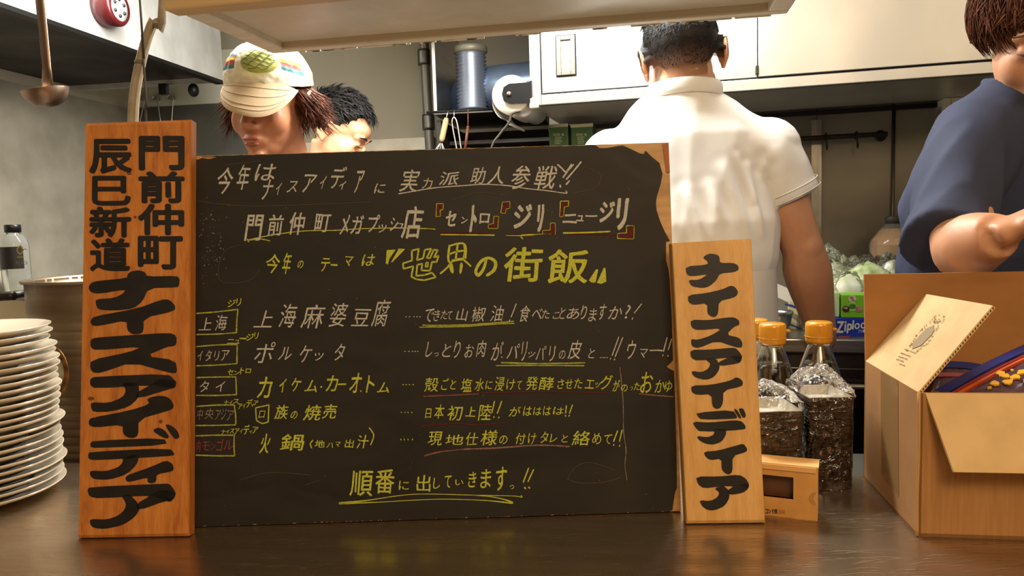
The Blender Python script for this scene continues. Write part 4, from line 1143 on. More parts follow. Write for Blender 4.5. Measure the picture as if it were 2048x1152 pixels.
for s_ in ([(40, 491), (34, 500), (40, 508), (46, 500), (41, 491)], [(44, 502), (50, 498), (54, 500)]): k.stroke(s_, 2, 0)
for j, ch_ in enumerate('CRAFT'): k.ch(ch_, 34 + j * 3.4, 512, 37 + j * 3.4, 516, 0, wob=0)
for j, ch_ in enumerate('BLACK'): k.ch(ch_, 32 + j * 5, 522, 36 + j * 5, 529, 1, wob=0)
k.mb.build('label_print', [mat('label_yellow', 'B8A030', .5), mat('label_grey', '6A6458', .5)], lab if False else t)

# ------------------------------------------------------------------ ladle, cable, wire
YL = 1.45
rr_ = thing('ceiling_rail', 'steel rail above the frame from which the ladle hangs', 'rail', (-1.0, YL, 1.93))
mb = MB(); mb.tube([(-1.35, YL, 1.93), (-.55, YL, 1.93)], .008, 10); mb.build('rail_bar', M_STEEL, rr_)
for x in (-1.3, -.6):
    mb = MB(); mb.tube([(x, YL, 1.93), (x, YL, 2.5)], .006, 8); mb.build('rail_hanger', M_STEEL, rr_)
A = atY(75, -20, YL - .012); B = atY(97, 172, YL); Cc = atY(90, 180, YL)
t = thing('ladle', 'steel ladle hanging at the upper left in front of the hood', 'ladle', (Cc.x, Cc.y, Cc.z - .03))
mb = MB(); Ht = V((A.x, YL - .012, 1.93 + .01)); mb.tube([Ht, Ht.lerp(B, .3), Ht.lerp(B, .9), B + V((-.002, 0, -.008))], [(.009, .0025), (.0095, .0025), (.0085, .003), (.012, .003)], 12, lat=(1, 0, 0))
mb.tube(cr([Ht + V((0, 0, -.01)), Ht + V((0, .0, .01)), Ht + V((0, .012, .012)), Ht + V((0, .026, 0))], 3), .003, 8)
mb.build('handle', mat('brown_steel', '8A7462', .3, .95, nscale=(20, 20, 20), rough2=.45), t)
rl_ = (atY(133, 180, YL).x - atY(48, 180, YL).x) / 2
prf = [(rl_ * 1.0, .0), (rl_ * .98, -.006), (rl_ * .86, -.016), (rl_ * .62, -.026), (rl_ * .3, -.031), (.001, -.032)]
mb = MB(); Mt = Matrix.Rotation(R(-7), 4, 'Y') @ Matrix.Rotation(R(6), 4, 'X')
mb.lathe(prf, Cc, 36, 0, Mt); mb.lathe([(r_ * .965, z + .0015) for r_, z in prf], Cc, 36, 0, Mt); mb.lathe([(rl_, 0), (rl_ + .001, .001), (rl_ * .965, .0015)], Cc, 36, 0, Mt)
mb.build('ladle_bowl', MATS['brown_steel'], t)
YC = 1.12
pts = [atY(x, y, YC) for x, y in ((338, -40), (326, 0), (306, 40), (290, 85), (277, 135), (268, 185), (264, 240), (263, 320), (266, 420))]
pts[0] = V((pts[0].x, YC, 2.1))
pts = [V((pts[1].x + .05, YC, 2.5)), V((pts[1].x + .03, YC, 2.1))] + pts[1:]
t = thing('beige_cable', 'thick beige sheathed cable curving down behind the large sign', 'cable', tuple(pts[-1]))
mb = MB(); mb.tube(cr(pts + [V((pts[-1].x, 1.14, .885))], 5), .0062, 12, lat=(1, 0, 0)); mb.build('sheath', mat('beige_sheath', '9C8F78', .5, nscale=(60, 60, 60), col2='867A64'), t)
mb = MB(); mb.tube(cr([p + V((.009, -.002, 0)) for p in pts[2:]], 5), .0016, 8); mb.build('pale_wire', mat('pale_wire', 'D8D2C2', .4), t)
mb = MB()
for f_ in (.30, .55, .8):
    q = V(cr(pts, 5)[int(f_ * (len(pts) - 1) * 5)]); mb.tube([q - V((0, 0, .0025)), q + V((0, 0, .0025))], .0072, 12)
mb.build('cable_tie', mat('tie_brown', '6B5D48', .5), t)
mb = MB(); pts = [atY(x, y, 1.10) for x, y in ((281, 18), (284, 70), (288, 140), (293, 210), (296, 300))]
mb.tube(cr([V((pts[0].x, 1.10, 2.5))] + pts + [V((pts[-1].x, 1.10, .885))], 4), [.0016] * (4 * 6 + 1), 8)
one(mb, 'hanging_wire', mat('dark_wire', '4A4640', .4, .6), 'thin dark wire hanging straight beside the beige cable', 'wire')

# ------------------------------------------------------------------ small window carton by the right sign
a = V((.238, .915, CZ)); b = onz(1635, 1044, CZ); e = (b - a).normalized(); nrm = V((e.y, -e.x, 0)); back = -nrm
hgt = atY(1634, 937, b.y).z - CZ; W_ = (b - a).length; dp = .032
t = thing('window_carton', 'small kraft carton with a brown window beside the right sign', 'carton', tuple((a + b) / 2 + back * dp / 2), math.atan2(e.y, e.x))
Mc = Matrix.Rotation(math.atan2(e.y, e.x), 4, 'Z')


def wpt(u, z, d=0.0): return a + e * u + V((0, 0, z)) + nrm * d


uw0, uw1, zw0, zw1 = .02, W_ - .027, .024, hgt - .014
mb = MB(); th = .0012
for u0_, u1_, z0_, z1_ in ((0, uw0, 0, hgt), (uw1, W_, 0, hgt), (uw0, uw1, 0, zw0), (uw0, uw1, zw1, hgt)):
    mb.hexa([wpt(u0_, z0_), wpt(u1_, z0_), wpt(u1_, z1_), wpt(u0_, z1_)], [wpt(u0_, z0_, -th), wpt(u1_, z0_, -th), wpt(u1_, z1_, -th), wpt(u0_, z1_, -th)])
M_KRAFT = mat('kraft_card', 'C6924F', .75, nscale=(40, 40, 40), col2='BA8644')
mb.build('front_panel', M_KRAFT, t)
mb = MB()
mb.hexa([wpt(0, 0, -dp), wpt(W_, 0, -dp), wpt(W_, hgt, -dp), wpt(0, hgt, -dp)], [wpt(0, 0, -dp + th), wpt(W_, 0, -dp + th), wpt(W_, hgt, -dp + th), wpt(0, hgt, -dp + th)])
for u_ in (0, W_ - th): mb.hexa([wpt(u_, 0, -th), wpt(u_ + th, 0, -th), wpt(u_ + th, hgt, -th), wpt(u_, hgt, -th)], [wpt(u_, 0, -dp), wpt(u_ + th, 0, -dp), wpt(u_ + th, hgt, -dp), wpt(u_, hgt, -dp)])
mb.hexa([wpt(0, 0, 0), wpt(W_, 0, 0), wpt(W_, th, 0), wpt(0, th, 0)], [wpt(0, 0, -dp), wpt(W_, 0, -dp), wpt(W_, th, -dp), wpt(0, th, -dp)])
mb.build('carton_shell', M_KRAFT, t)
mb = MB(); mb.hexa([wpt(0, hgt, 0), wpt(W_ + .001, hgt, 0), wpt(W_ + .001, hgt + th, 0), wpt(0, hgt + th, 0)], [wpt(0, hgt, -dp), wpt(W_ + .001, hgt, -dp), wpt(W_ + .001, hgt + th, -dp), wpt(0, hgt + th, -dp)])
mb.hexa([wpt(.004, hgt - .006, .0), wpt(W_ - .002, hgt - .006, .0), wpt(W_ - .002, hgt, .0), wpt(.004, hgt, .0)], [wpt(.004, hgt - .006, .0016), wpt(W_ - .002, hgt - .006, .0016), wpt(W_ - .002, hgt, .0016), wpt(.004, hgt, .0016)])
mb.build('tuck_flap', mat('kraft_pale', 'D2A262', .75), t)
mb = MB(); mb.hexa([wpt(uw0 - .002, zw0 - .002, -.012), wpt(uw1 + .002, zw0 - .002, -.012), wpt(uw1 + .002, zw1 + .002, -.012), wpt(uw0 - .002, zw1 + .002, -.012)], [wpt(uw0 - .002, zw0 - .002, -.013), wpt(uw1 + .002, zw0 - .002, -.013), wpt(uw1 + .002, zw1 + .002, -.013), wpt(uw0 - .002, zw1 + .002, -.013)])
mb.build('window_content', mat('window_brown', '5A3A26', .3), t)
mb = MB(); q0 = wpt(W_ - .005, hgt * .43, .0004)
mb.add([q0] + [wpt(W_ - .001, 0, .0004) * 0 + q0 + e * (.004 - .0085 * math.sin(i * math.pi / 10)) + V((0, 0, .0085 * math.cos(i * math.pi / 10))) for i in range(11)], [[0, i, i + 1] for i in range(1, 11)])
mb.build('thumb_notch', mat('notch_shadow', 'A87A40', .8), t)
k = Ink(a, nrm, .0006).crop(0, 0, 1)
for j, c_ in enumerate('コンY四'): k.ch(c_, 1531 + j * 6, 1018 + j * .2, 1536.5 + j * 6, 1027 + j * .2, 0, bold=.03, wob=0)
k.ch('回', 1557, 1019, 1563, 1028, 1, wob=0); k.ch('品', 1564, 1020, 1570, 1028, 1, wob=0)
k.build('printing', [mat('carton_black_print', '2A2018', .6), mat('carton_grey_print', '8A6A40', .6)], t)


# ------------------------------------------------------------------ wrapped tray stacks
def tray_mesh(w, d, h=.012):
    mb = MB(); t_ = .0012
    def ring(x, y, z): return [V((-x, -y, z)), V((x, -y, z)), V((x, y, z)), V((-x, y, z))]
    r = [ring(w * .42, d * .42, 0), ring(w * .5, d * .5, h), ring(w * .515, d * .515, h), ring(w * .515, d * .515, h + .0008), ring(w * .5 - t_, d * .5 - t_, h + .0008), ring(w * .42 - t_, d * .42 - t_, t_)]
    vs = [v for q in r for v in q]; fs = [[3, 2, 1, 0]]; ms = [0]
    for i in range(5):
        for j in range(4): fs.append([i * 4 + j, i * 4 + (j + 1) % 4, (i + 1) * 4 + (j + 1) % 4, (i + 1) * 4 + j]); ms.append(0 if i < 2 else 1)
    fs.append([20, 21, 22, 23]); ms.append(1)
    return vs, fs, ms


def stack(xc, yf, zb, w, d, n, ztop, rot, tag_, grp, side_mat, rimtop):
    st = (ztop - zb - .0128) / (n - 1)
    vs, fs, ms = tray_mesh(w, d)
    me = bpy.data.meshes.new('tray'); me.from_pydata(vs, [], fs); me.materials.append(side_mat); me.materials.append(M_TRAYO); me.polygons.foreach_set('material_index', ms)
    me2 = me.copy(); me2.materials[1] = M_TRAYI
    for i in range(n):
        o = bpy.data.objects.new('tray', me2 if i == n - 1 else me); COL.objects.link(o)
        o.location = (xc + random.uniform(-.0006, .0006), yf + d / 2 + random.uniform(-.0006, .0006), zb + i * st)
        o.rotation_euler = (0, 0, rot + random.uniform(-.01, .01))
        r_ = n - 1 - i
        o['label'] = ('white lined tray, topmost of ' + tag_) if r_ == 0 else ('brown tray, %s of %s' % ('lowest' if i == 0 else ORD[r_] + ' from the top', tag_))
        o['category'] = 'tray'; o['group'] = grp
    # crumpled clear bag around the stack
    bm = bmesh.new(); N_ = 44
    prf = [(0.0, -.001), (.98, 0), (1.06, .03), (1.10, .5), (1.12, .8), (1.13, 1.0), (1.02, 1.10), (.75, 1.17), (.45, 1.22), (.22, 1.27), (.05, 1.26)]
    prf = cr(prf, 4); H = ztop - zb; rows = []
    for a_, (s_, z_) in enumerate(prf):
        row = []
        for q in range(N_):
            an = 2 * math.pi * q / N_
            ca, sa = math.cos(an), math.sin(an)
            sq = 1 / max(abs(ca), abs(sa)) ** .9
            x = ca * sq * w / 2 * s_ * 1.0; y = sa * sq * d / 2 * s_
            p = V((x, y, z_ * H))
            nn = noise.noise_vector(V((x * 55 + xc * 31, y * 55, z_ * 7))) * (.0035 if z_ < 1 else .010)
            n2 = noise.noise_vector(V((x * 160, y * 160 + xc * 17, z_ * 20))) * (.0012 if z_ < 1 else .004)
            p += nn + n2
            if z_ < .99:   # keep the film outside the trays
                mx_ = w * .53 + .0012; my_ = d * .53 + .0012
                if abs(x) / (w / 2) > abs(y) / (d / 2): p.x = math.copysign(max(abs(p.x), mx_), x)
                else: p.y = math.copysign(max(abs(p.y), my_), y)
            else:
                p.z = max(p.z, H + .002)
            p.z = max(p.z, .0003) if zb > 0 else p.z
            row.append(bm.verts.new(p))
        rows.append(row)
    for i in range(len(rows) - 1):
        for q in range(N_): bm.faces.new([rows[i][q], rows[i][(q + 1) % N_], rows[i + 1][(q + 1) % N_], rows[i + 1][q]])
    me = bpy.data.meshes.new('plastic_bag'); bm.to_mesh(me); bm.free(); me.materials.append(M_FILM)
    for p in me.polygons: p.use_smooth = True
    o = bpy.data.objects.new('plastic_bag', me); COL.objects.link(o); o.location = (xc, yf + d / 2, zb); o.rotation_euler = (0, 0, rot)
    o['label'] = 'crumpled clear bag wrapped around ' + tag_; o['category'] = 'bag'


fl = onz(1620, 985, CZ); fr_ = onz(1703, 984, CZ)
yf = fl.y + .004; zt_ = atY(1660, 794, yf).z
sx0 = atY(1618, 794, yf).x; sx1 = atY(1704, 794, yf).x
stack((sx0 + sx1) / 2, yf, CZ, (sx1 - sx0), .072, 26, zt_, 0, 'the taller right stack of wrapped trays', 'trays in the right wrapped stack', M_TRAYO, 0)
yf2 = .925; zt2 = atY(1560, 822, yf2).z; sx0 = atY(1512, 820, yf2).x; sx1 = atY(1602, 823, yf2).x
stack((sx0 + sx1) / 2, yf2, CZ, (sx1 - sx0), .075, 22, zt2, 0, 'the shorter wrapped stack by the pale sign', 'trays in the left wrapped stack', mat('tray_side_lighter', '7A5C40', .6, nscale=(150, 150, 150), col2='60462F'), 0)


# ------------------------------------------------------------------ soy sauce bottles
def soy(px, pytop, Y, label, sc=1.0, tint=M_SOY):
    top = atY(px, pytop, Y); zb = .88; H = top.z - zb; x, y = top.x, top.y
    t = thing('soy_sauce_bottle', label, 'bottle', (x, y, zb), 0, 'soy sauce bottles')
    c = (x, y, zb); s_ = sc
    zc = H - .030 * s_
    P = [(.001, .002), (.034 * s_, .001), (.037 * s_, .006), (.037 * s_, H - .115 * s_), (.034 * s_, H - .095 * s_), (.026 * s_, H - .065 * s_), (.018 * s_, H - .042 * s_), (.0150 * s_, H - .034 * s_), (.0150 * s_, zc)]
    P2 = cr(P, 3)
    mb = MB(); mb.lathe(P2, c, 40); mb.lathe([(max(r_ - .0018, .0005), z + .0012) for r_, z in P2][::-1], c, 40); mb.lathe([(.016 * s_, zc - .003), (.0165 * s_, zc), (.015 * s_, zc + .002)], c, 32)
    mb.build('glass_body', M_GLASS, t)
    zl_ = H - .060 * s_
    L_ = [(.001, .004)] + [(r_ - .0022, z) for r_, z in P2 if .004 < z < zl_ and r_ > .01]
    rl2 = L_[-1][0] - .0022
    mb = MB(); mb.lathe(L_ + [(rl2, zl_), (.001, zl_)], c, 40); mb.build('soy_sauce', tint, t)
    mb = MB(); mb.lathe([(.001, zc - .001), (.0180 * s_, zc - .001), (.0190 * s_, zc + .003), (.0192 * s_, H - .006), (.0185 * s_, H - .002), (.016 * s_, H), (.001, H + .0003)], c, 40)
    mb.lathe([(.0194 * s_, zc + .008), (.0200 * s_, zc + .009), (.0194 * s_, zc + .010)], c, 40)
    cp = mb.build('cap', M_GOLDCAP, t)
    mb = MB(); mb.box(V(c) + V((.019 * s_, -.004, H - .012)), (.010, .010, .004), None, 0, .0015); mb.build('thumb_tab', M_GOLDCAP, cp)


soy(1545, 646, 1.14, 'gold capped soy sauce bottle between the pale sign and the other tall bottle', 1.05)
soy(1638, 643, 1.14, 'gold capped soy sauce bottle behind the right tray stack', 1.05)
soy(1512, 638, 1.235, 'gold capped soy sauce bottle half hidden behind the pale sign', 1.05)

# ------------------------------------------------------------------ big cardboard carton at right
A_ = onz(1834, 1073, CZ); B_ = onz(1727, 956, CZ)
ez = V((0, 0, 1)); dv = (B_ - A_); dl = dv.length; dv.normalize(); ru = V((-dv.y, dv.x, 0)) * -1
if ru.x < 0: ru = -ru
hA = atY(1837, 786, A_.y).z - CZ
Wc = .42; TH = .004
t = thing('cardboard_box', 'large open cardboard box holding zip bags at the right end of the counter', 'box', tuple((A_ + B_) / 2 + ru * Wc / 2), math.atan2(ru.y, ru.x))


def cp_(u, v, z): return A_ + ru * u + dv * v + ez * z


def slab(mb, P4, th, mi=0):
    n = (P4[1] - P4[0]).cross(P4[3] - P4[0]).normalized() * th
    mb.hexa(P4, [p + n for p in P4], mi); return mb


mb = MB(); mb.hexa([cp_(0, 0, 0), cp_(0, dl, 0), cp_(0, dl, hA), cp_(0, 0, hA)], [cp_(TH, 0, 0), cp_(TH, dl, 0), cp_(TH, dl, hA), cp_(TH, 0, hA)]); recalc(mb.build('side_wall', M_CARD, t))
mb = MB(); mb.hexa([cp_(Wc - TH, 0, 0), cp_(Wc - TH, dl, 0), cp_(Wc - TH, dl, hA), cp_(Wc - TH, 0, hA)], [cp_(Wc, 0, 0), cp_(Wc, dl, 0), cp_(Wc, dl, hA), cp_(Wc, 0, hA)]); recalc(mb.build('side_wall', M_CARD, t))
mb = MB(); mb.hexa([cp_(0, 0, 0), cp_(Wc, 0, 0), cp_(Wc, 0, hA), cp_(0, 0, hA)], [cp_(0, TH, 0), cp_(Wc, TH, 0), cp_(Wc, TH, hA), cp_(0, TH, hA)]); recalc(mb.build('front_wall', M_CARD, t))
mb = MB(); mb.hexa([cp_(0, dl - TH, 0), cp_(Wc, dl - TH, 0), cp_(Wc, dl - TH, hA), cp_(0, dl - TH, hA)], [cp_(0, dl, 0), cp_(Wc, dl, 0), cp_(Wc, dl, hA), cp_(0, dl, hA)]); recalc(mb.build('rear_wall', M_CARDDK, t))
mb = MB(); mb.hexa([cp_(0, 0, 0), cp_(Wc, 0, 0), cp_(Wc, dl, 0), cp_(0, dl, 0)], [cp_(0, 0, TH), cp_(Wc, 0, TH), cp_(Wc, dl, TH), cp_(0, dl, TH)]); recalc(mb.build('box_bottom', M_CARD, t))
# rear flap stands up
ztf = atY(1729, 549, cp_(0, dl, 0).y + .005).z - CZ
mb = MB(); mb.hexa([cp_(0, dl - TH, hA), cp_(Wc, dl - TH, hA), cp_(Wc, dl + .006, ztf), cp_(0, dl + .006, ztf)], [cp_(0, dl, hA), cp_(Wc, dl, hA), cp_(Wc, dl + .010, ztf), cp_(0, dl + .010, ztf)]); recalc(mb.build('rear_flap', M_CARDDK, t))
# left flap leans inward over the box
H0, H1 = cp_(0, dl * .985, hA), cp_(0, .004, hA)
fn = (H1 - H0).normalized(); best = None
pa, pb = (1852, 588), (1985, 611)
for deg in range(20, 100, 1):
    w_ = ru * math.cos(R(deg)) + ez * math.sin(R(deg)); n_f = fn.cross(w_)
    a2 = onplane(*pa, H0, n_f); b2 = onplane(*pb, H0, n_f)
    e_ = abs((a2 - H0).dot(w_) - (b2 - H1).dot(w_)) + .3 * abs((a2 - H0).dot(fn)) + .3 * abs((b2 - H1).dot(fn))
    if best is None or e_ < best[0]: best = (e_, deg, a2, b2, n_f, w_)
_, deg, F0, F1, n_f, w_ = best
if n_f.dot(CAMP - H0) < 0: n_f = -n_f
mb = MB(); Q = [H0, H1, F1, F0]; mb.hexa(Q, [p - n_f * TH for p in Q]); fo = recalc(mb.build('side_flap', M_CARDIN, t))
mb = MB()                        # corrugated edge
for i in range(30):
    q_ = H1.lerp(F1, (i + .5) / 30); mb.box(q_ - n_f * TH * .5 + fn * .0003, (.0006, .0022, .0022), None)
mb.build('corrugation', mat('corrugation_dark', '4A3018', .9), fo)['kind'] = 'stuff'
k = Ink(H0, n_f, .0008).crop(1750, 580, 5.235)
k.poly([(612, 370), (618, 420), (590, 470), (480, 580), (385, 618), (400, 550), (470, 470), (540, 400)], 1, 0)
for i in range(60):
    s_ = random.random(); sd = random.choice((-1, 1))
    cx_, cy_ = 390 + 240 * s_, 620 - 270 * s_
    off = (44 + 34 * math.sin(s_ * math.pi)) * sd; cx_ += off * .70 + random.uniform(-12, 12); cy_ += off * .55 + random.uniform(-10, 10)
    a_ = random.uniform(-1.2, .2); l = random.uniform(6, 18)
    k.stroke([(cx_, cy_, 5), (cx_ + l * .5 * math.cos(a_) + 2, cy_ + l * .5 * math.sin(a_), 6), (cx_ + l * math.cos(a_), cy_ + l * math.sin(a_), 2)], 4, 0)
for i in range(34):
    x_ = 650 + random.gauss(0, 38); y_ = 315 + random.gauss(0, 24); a_ = random.uniform(-1, .4)
    k.stroke([(x_, y_), (x_ + 14 * math.cos(a_), y_ + 14 * math.sin(a_))], 5, 0)
dx_, dy_ = .945, .33
for r_, (txt, x_, y_, s_) in enumerate((('フードギルド', 300, 612, 21), ('株式会社ABCD', 268, 655, 15), ('東京都中央区', 245, 690, 15), ('お届け商品', 220, 718, 15), ('MADE', 255, 770, 14))):
    if r_ == 1: txt = '業務用食材納入'
    if r_ == 4: txt = '取扱注意'
    for j, c_ in enumerate(txt):
        X, Y_ = x_ + j * s_ * 1.12 * dx_, y_ + j * s_ * 1.12 * dy_
        k.ch(c_, X, Y_, X + s_, Y_ + s_ * .8, 0, bold=.01, sh=.3, wob=0)
k.build('printed_emblem', [M_PRINT, mat('emblem_grey', '8A7858', .7)], fo)
# front flap folded out and down
G0, G1 = cp_(.006, 0, hA), cp_(Wc, 0, hA)
best = None
for deg in range(-89, 60, 1):
    w2 = -dv * math.cos(R(deg)) + ez * math.sin(R(deg)); n2 = ru.cross(w2)
    a2 = onplane(1908, 944, G0, n2); b2 = onplane(2046, 944, G0, n2)
    l0 = (a2 - G0).dot(w2); l1 = (b2 - G0).dot(w2)
    e_ = abs(l0 - l1) + (.0 if .05 < l0 < .14 else 1)
    if best is None or e_ < best[0]: best = (e_, deg, a2, w2, n2, l0)
_, deg2, a2, w2, n2, l0 = best
print('flap', deg, deg2, l0, (a2 - G0).dot(ru))
ins = (a2 - G0).dot(ru)
if n2.dot(CAMP - G0) < 0: n2 = -n2
Q = [G0, G1, G1 + w2 * l0, G0 + w2 * l0 + ru * ins]
mb = MB(); mb.hexa(Q, [p - n2 * TH for p in Q]); recalc(mb.build('front_flap', M_CARDIN, t))
# packing tape over the edge, creased corner
mb = MB(); mb.hexa([cp_(-.0006, dl * .30, hA * .15), cp_(-.0006, dl * .62, hA * .2), cp_(-.0006, dl * .66, hA * .995), cp_(-.0006, dl * .34, hA * .995)], [cp_(-.0002, dl * .30, hA * .15), cp_(-.0002, dl * .62, hA * .2), cp_(-.0002, dl * .66, hA * .995), cp_(-.0002, dl * .34, hA * .995)])
mb.build('packing_tape', M_TAPE, t)
mb = MB(); mb.tube(cr([cp_(0, 0, .001), cp_(-.0008, -.0005, hA * .3), cp_(0, -.0006, hA * .6), cp_(-.0006, 0, hA)], 4), .0018, 8); mb.build('creased_edge', mat('crease_pale', 'B58A56', .9), t)

# zip bags inside the box
M_BAGB = mat('bag_film_dark', '4A3A48', .15, spec=.7, alpha=.8, nscale=(20, 20, 20), col2='6B5058', bump=.2)
M_ZB = mat('zip_blue', '182A6B', .25, spec=.6); M_ZR = mat('zip_red', '8E2230', .3, spec=.5); M_ZO = mat('zip_orange', 'C0601C', .4)
M_YEL = mat('yellow_food', 'E0A81C', .5); M_CRM = mat('cream_food', 'C0AE90', .5)


def zipbag(name_lab, p00, p10, p11, p01, food, seed, stripes):
    """quilted flat bag between four world corners; zip strips along p00-p10"""
    random.seed(seed)
    n = (p10 - p00).cross(p01 - p00).normalized()
    if n.z < 0: n = -n
    t_ = thing('zip_bag', name_lab, 'bag', tuple((p00 + p10 + p11 + p01) / 4 - n * .006))
    def q(a_, b_, h_=0): return p00.lerp(p10, a_).lerp(p01.lerp(p11, a_), b_) + n * h_
    N_ = 18; mb = MB(); vs = []; fs = []
    for s_ in (1, -1):
        for i in range(N_ + 1):
            for j in range(N_ + 1):
                a_, b_ = i / N_, j / N_
                hh = s_ * (.001 + .009 * (math.sin(a_ * math.pi) * math.sin(min(1, b_) * math.pi)) ** .6 + .0022 * noise.noise(V((a_ * 9 + seed, b_ * 9, s_))) * (0 if i in (0, N_) or j in (0, N_) else 1))
                vs.append(q(a_, b_, hh))
    M1 = (N_ + 1) ** 2
    for s_ in (0, 1):
        for i in range(N_):
            for j in range(N_):
                f = [s_ * M1 + i * (N_ + 1) + j, s_ * M1 + (i + 1) * (N_ + 1) + j, s_ * M1 + (i + 1) * (N_ + 1) + j + 1, s_ * M1 + i * (N_ + 1) + j + 1]
                fs.append(f)
    mb.add(vs, fs, 0, True); mb.build('bag_film', M_BAGB, t_)
    for (b0, b1, m_, nm) in stripes:
        mb = MB(); A1 = []; A2 = []
        for i in range(13):
            a_ = i / 12; A1.append(q(a_, b0, .0075 + .003 * math.sin(a_ * math.pi))); A2.append(q(a_, b1, .0075 + .004 * math.sin(a_ * math.pi)))
        mb.add(A1 + A2 + [p - n * .0015 for p in A1 + A2], [[i, i + 1, 13 + i + 1, 13 + i] for i in range(12)] + [[26 + i, 26 + i + 1, i + 1, i] for i in range(12)] + [[13 + i, 14 + i, 39 + i + 1, 39 + i] for i in range(12)]); mb.build(nm, m_, t_)
    if food:
        mb = MB()
        for i in range(food):
            a_, b_ = random.uniform(.1, .95), random.uniform(.42, .95)
            c0_ = q(a_, b_, .0095); rr0 = random.choice((.0015, .002, .003, .0055)); m0 = random.choice((0, 0, 1)); ring_ = [c0_ + (p10 - p00).normalized() * math.cos(k_ * .785) * rr0 * random.uniform(.6, 1.5) + (p01 - p00).normalized() * math.sin(k_ * .785) * rr0 * random.uniform(.5, 1.2) for k_ in range(8)]
            mb.add(ring_ + [p_ + n * .002 for p_ in ring_], [list(range(8))[::-1], list(range(8, 16))] + [[k_, (k_ + 1) % 8, 8 + (k_ + 1) % 8, 8 + k_] for k_ in range(8)], m0)
        mb.build('chopped_food', [M_YEL, M_CRM], t_)['kind'] = 'stuff'
    random.seed(seed * 3 + 1)


# direction of the zip: from lower left of the opening up to the right
P00 = atY(1872, 790, .905); P10 = atY(2090, 682, .95); d1 = (P10 - P00)
P01 = atY(1960, 835, .835); P11 = atY(2180, 720, .875)
zipbag('zip bag of yellow food with blue and red strips in the cardboard box', P00, P10, P11, P01, 26, 5,
       [(.0, .22, M_ZB, 'blue_zip_strip'), (.27, .33, M_ZR, 'red_zip_strip'), (.34, .40, M_ZO, 'orange_band'), (.42, .46, M_ZR, 'red_zip_strip')])
P00 = atY(1880, 722, .985); P10 = atY(1975, 732, .99); P01 = atY(1860, 790, .93); P11 = atY(1960, 800, .94)
zipbag('purple tinted zip bag lying under the printed flap at the back of the box', P00, P10, P11, P01, 0, 9, [(.12, .32, M_ZB, 'blue_zip_strip'), (.46, .58, mat('zip_pink', '8E4A58', .3), 'pink_zip_strip')])
random.seed(11)

# ------------------------------------------------------------------ rear worktop goods
def vitem(px, py): return k2hit(px, py, -.03)


v0_ = -.03
ua_, zb1 = k2hit(1662, 684, v0_); zt1 = k2hit(1662, 637, v0_)[1]
zb1 = zw
t = thing('freezer_bag_box', 'blue freezer bag box with white lettering under the green box', 'box', K2(ua_ + .12, v0_ + .04, zw), -R(15))
mb = MB(); k2box(mb, ua_, ua_ + .26, v0_, v0_ + .08, zw, zt1, bev=.0015); mb.build('box_body', mat('freezer_box_blue', '1F38B0', .35), t)
k = Ink(K2(0, v0_, 0), -K2V, .0006).crop(1500, 540, 5.2375)
for s_, (c_, x0, y0, x1, y1) in enumerate((('Z', 900, 535, 990, 660), ('i', 985, 535, 1012, 645), ('p', 1010, 560, 1070, 665), ('l', 1068, 525, 1092, 625), ('o', 1090, 555, 1150, 620), ('c', 1155, 550, 1205, 615))):
    k.ch(c_, x0, y0, x1, y1, 0, bold=.045, sh=.12, wob=0)
for j, c_ in enumerate('フリーザー'): k.ch(c_, 1130 + j * 26, 628 - j * 3, 1154 + j * 26, 662 - j * 3, 0, bold=.01, sh=.25, wob=0)
k.stroke([(912, 674), (985, 652)], 5, 2); k.poly([(925, 690), (1048, 688), (1046, 745), (926, 748)], 3, 0)
k.ch('L', 935, 695, 965, 738, 0, bold=.05, wob=0); k.ch('2', 985, 700, 1002, 735, 0, bold=.03, wob=0); k.ch('0', 1006, 700, 1024, 735, 0, bold=.03, wob=0); k.poly([(1150, 705), (1240, 700), (1240, 745), (1152, 748)], 4, 0)
k.build('box_lettering', [mat('white_print', 'E8E8E4', .5), M_INK, mat('light_blue_print', '5A90E0', .5), mat('red_print', 'C03048', .5), mat('sky_print', '4A86D0', .5)], t)
ug, zg1 = k2hit(1684, 590, v0_ + .005); zg0 = zt1 + .001
t = thing('green_box', 'bright green box with round food pictures on top of the blue box', 'box', K2(ug + .1, v0_ + .04, zg0), -R(15))
mb = MB(); k2box(mb, ug, ug + .23, v0_ + .005, v0_ + .075, zg0, zg1, bev=.0015); mb.build('box_body', mat('lime_green_card', '7DC42A', .4), t)
k = Ink(K2(0, v0_ + .005, 0), -K2V, .0006).crop(1500, 540, 5.2375)


def disc(k, x, y, a, b, mi): k.poly([(x + a * math.cos(i * .6283), y + b * math.sin(i * .6283)) for i in range(10)], mi, 0)


k.poly([(1075, 290), (1150, 430), (1000, 430)], 5, 0)
disc(k, 1072, 300, 42, 36, 0); disc(k, 1065, 290, 22, 16, 1); disc(k, 1085, 318, 16, 10, 1); disc(k, 1005, 410, 42, 34, 2); disc(k, 1000, 400, 24, 16, 0); disc(k, 1140, 410, 42, 32, 1); disc(k, 1140, 420, 34, 14, 3); disc(k, 1072, 382, 40, 30, 4)
k.build('printed_pictures', [mat('food_print_pale', 'E0C8B0', .5), mat('food_print_pink', 'C88A80', .5), mat('food_print_dark', '4A3020', .5), mat('food_print_cream', 'E8E0C8', .5), mat('dark_green_print', '4E8A1E', .5), mat('pale_green_print', 'A6D86A', .5)], t)
u_, _z = k2hit(1661, 600, v0_ + .03)
mb = MB(); k2box(mb, u_, ug - .003, v0_ + .02, v0_ + .075, zt1 + .001, zg1 + .004, bev=.0015)
one(mb, 'pale_green_packet', mat('pale_green_card', 'B8D880', .45, nscale=(40, 40, 40), col2='DDE8C8'), 'pale green packet standing left of the bright green box', 'packet', rotz=-R(15))

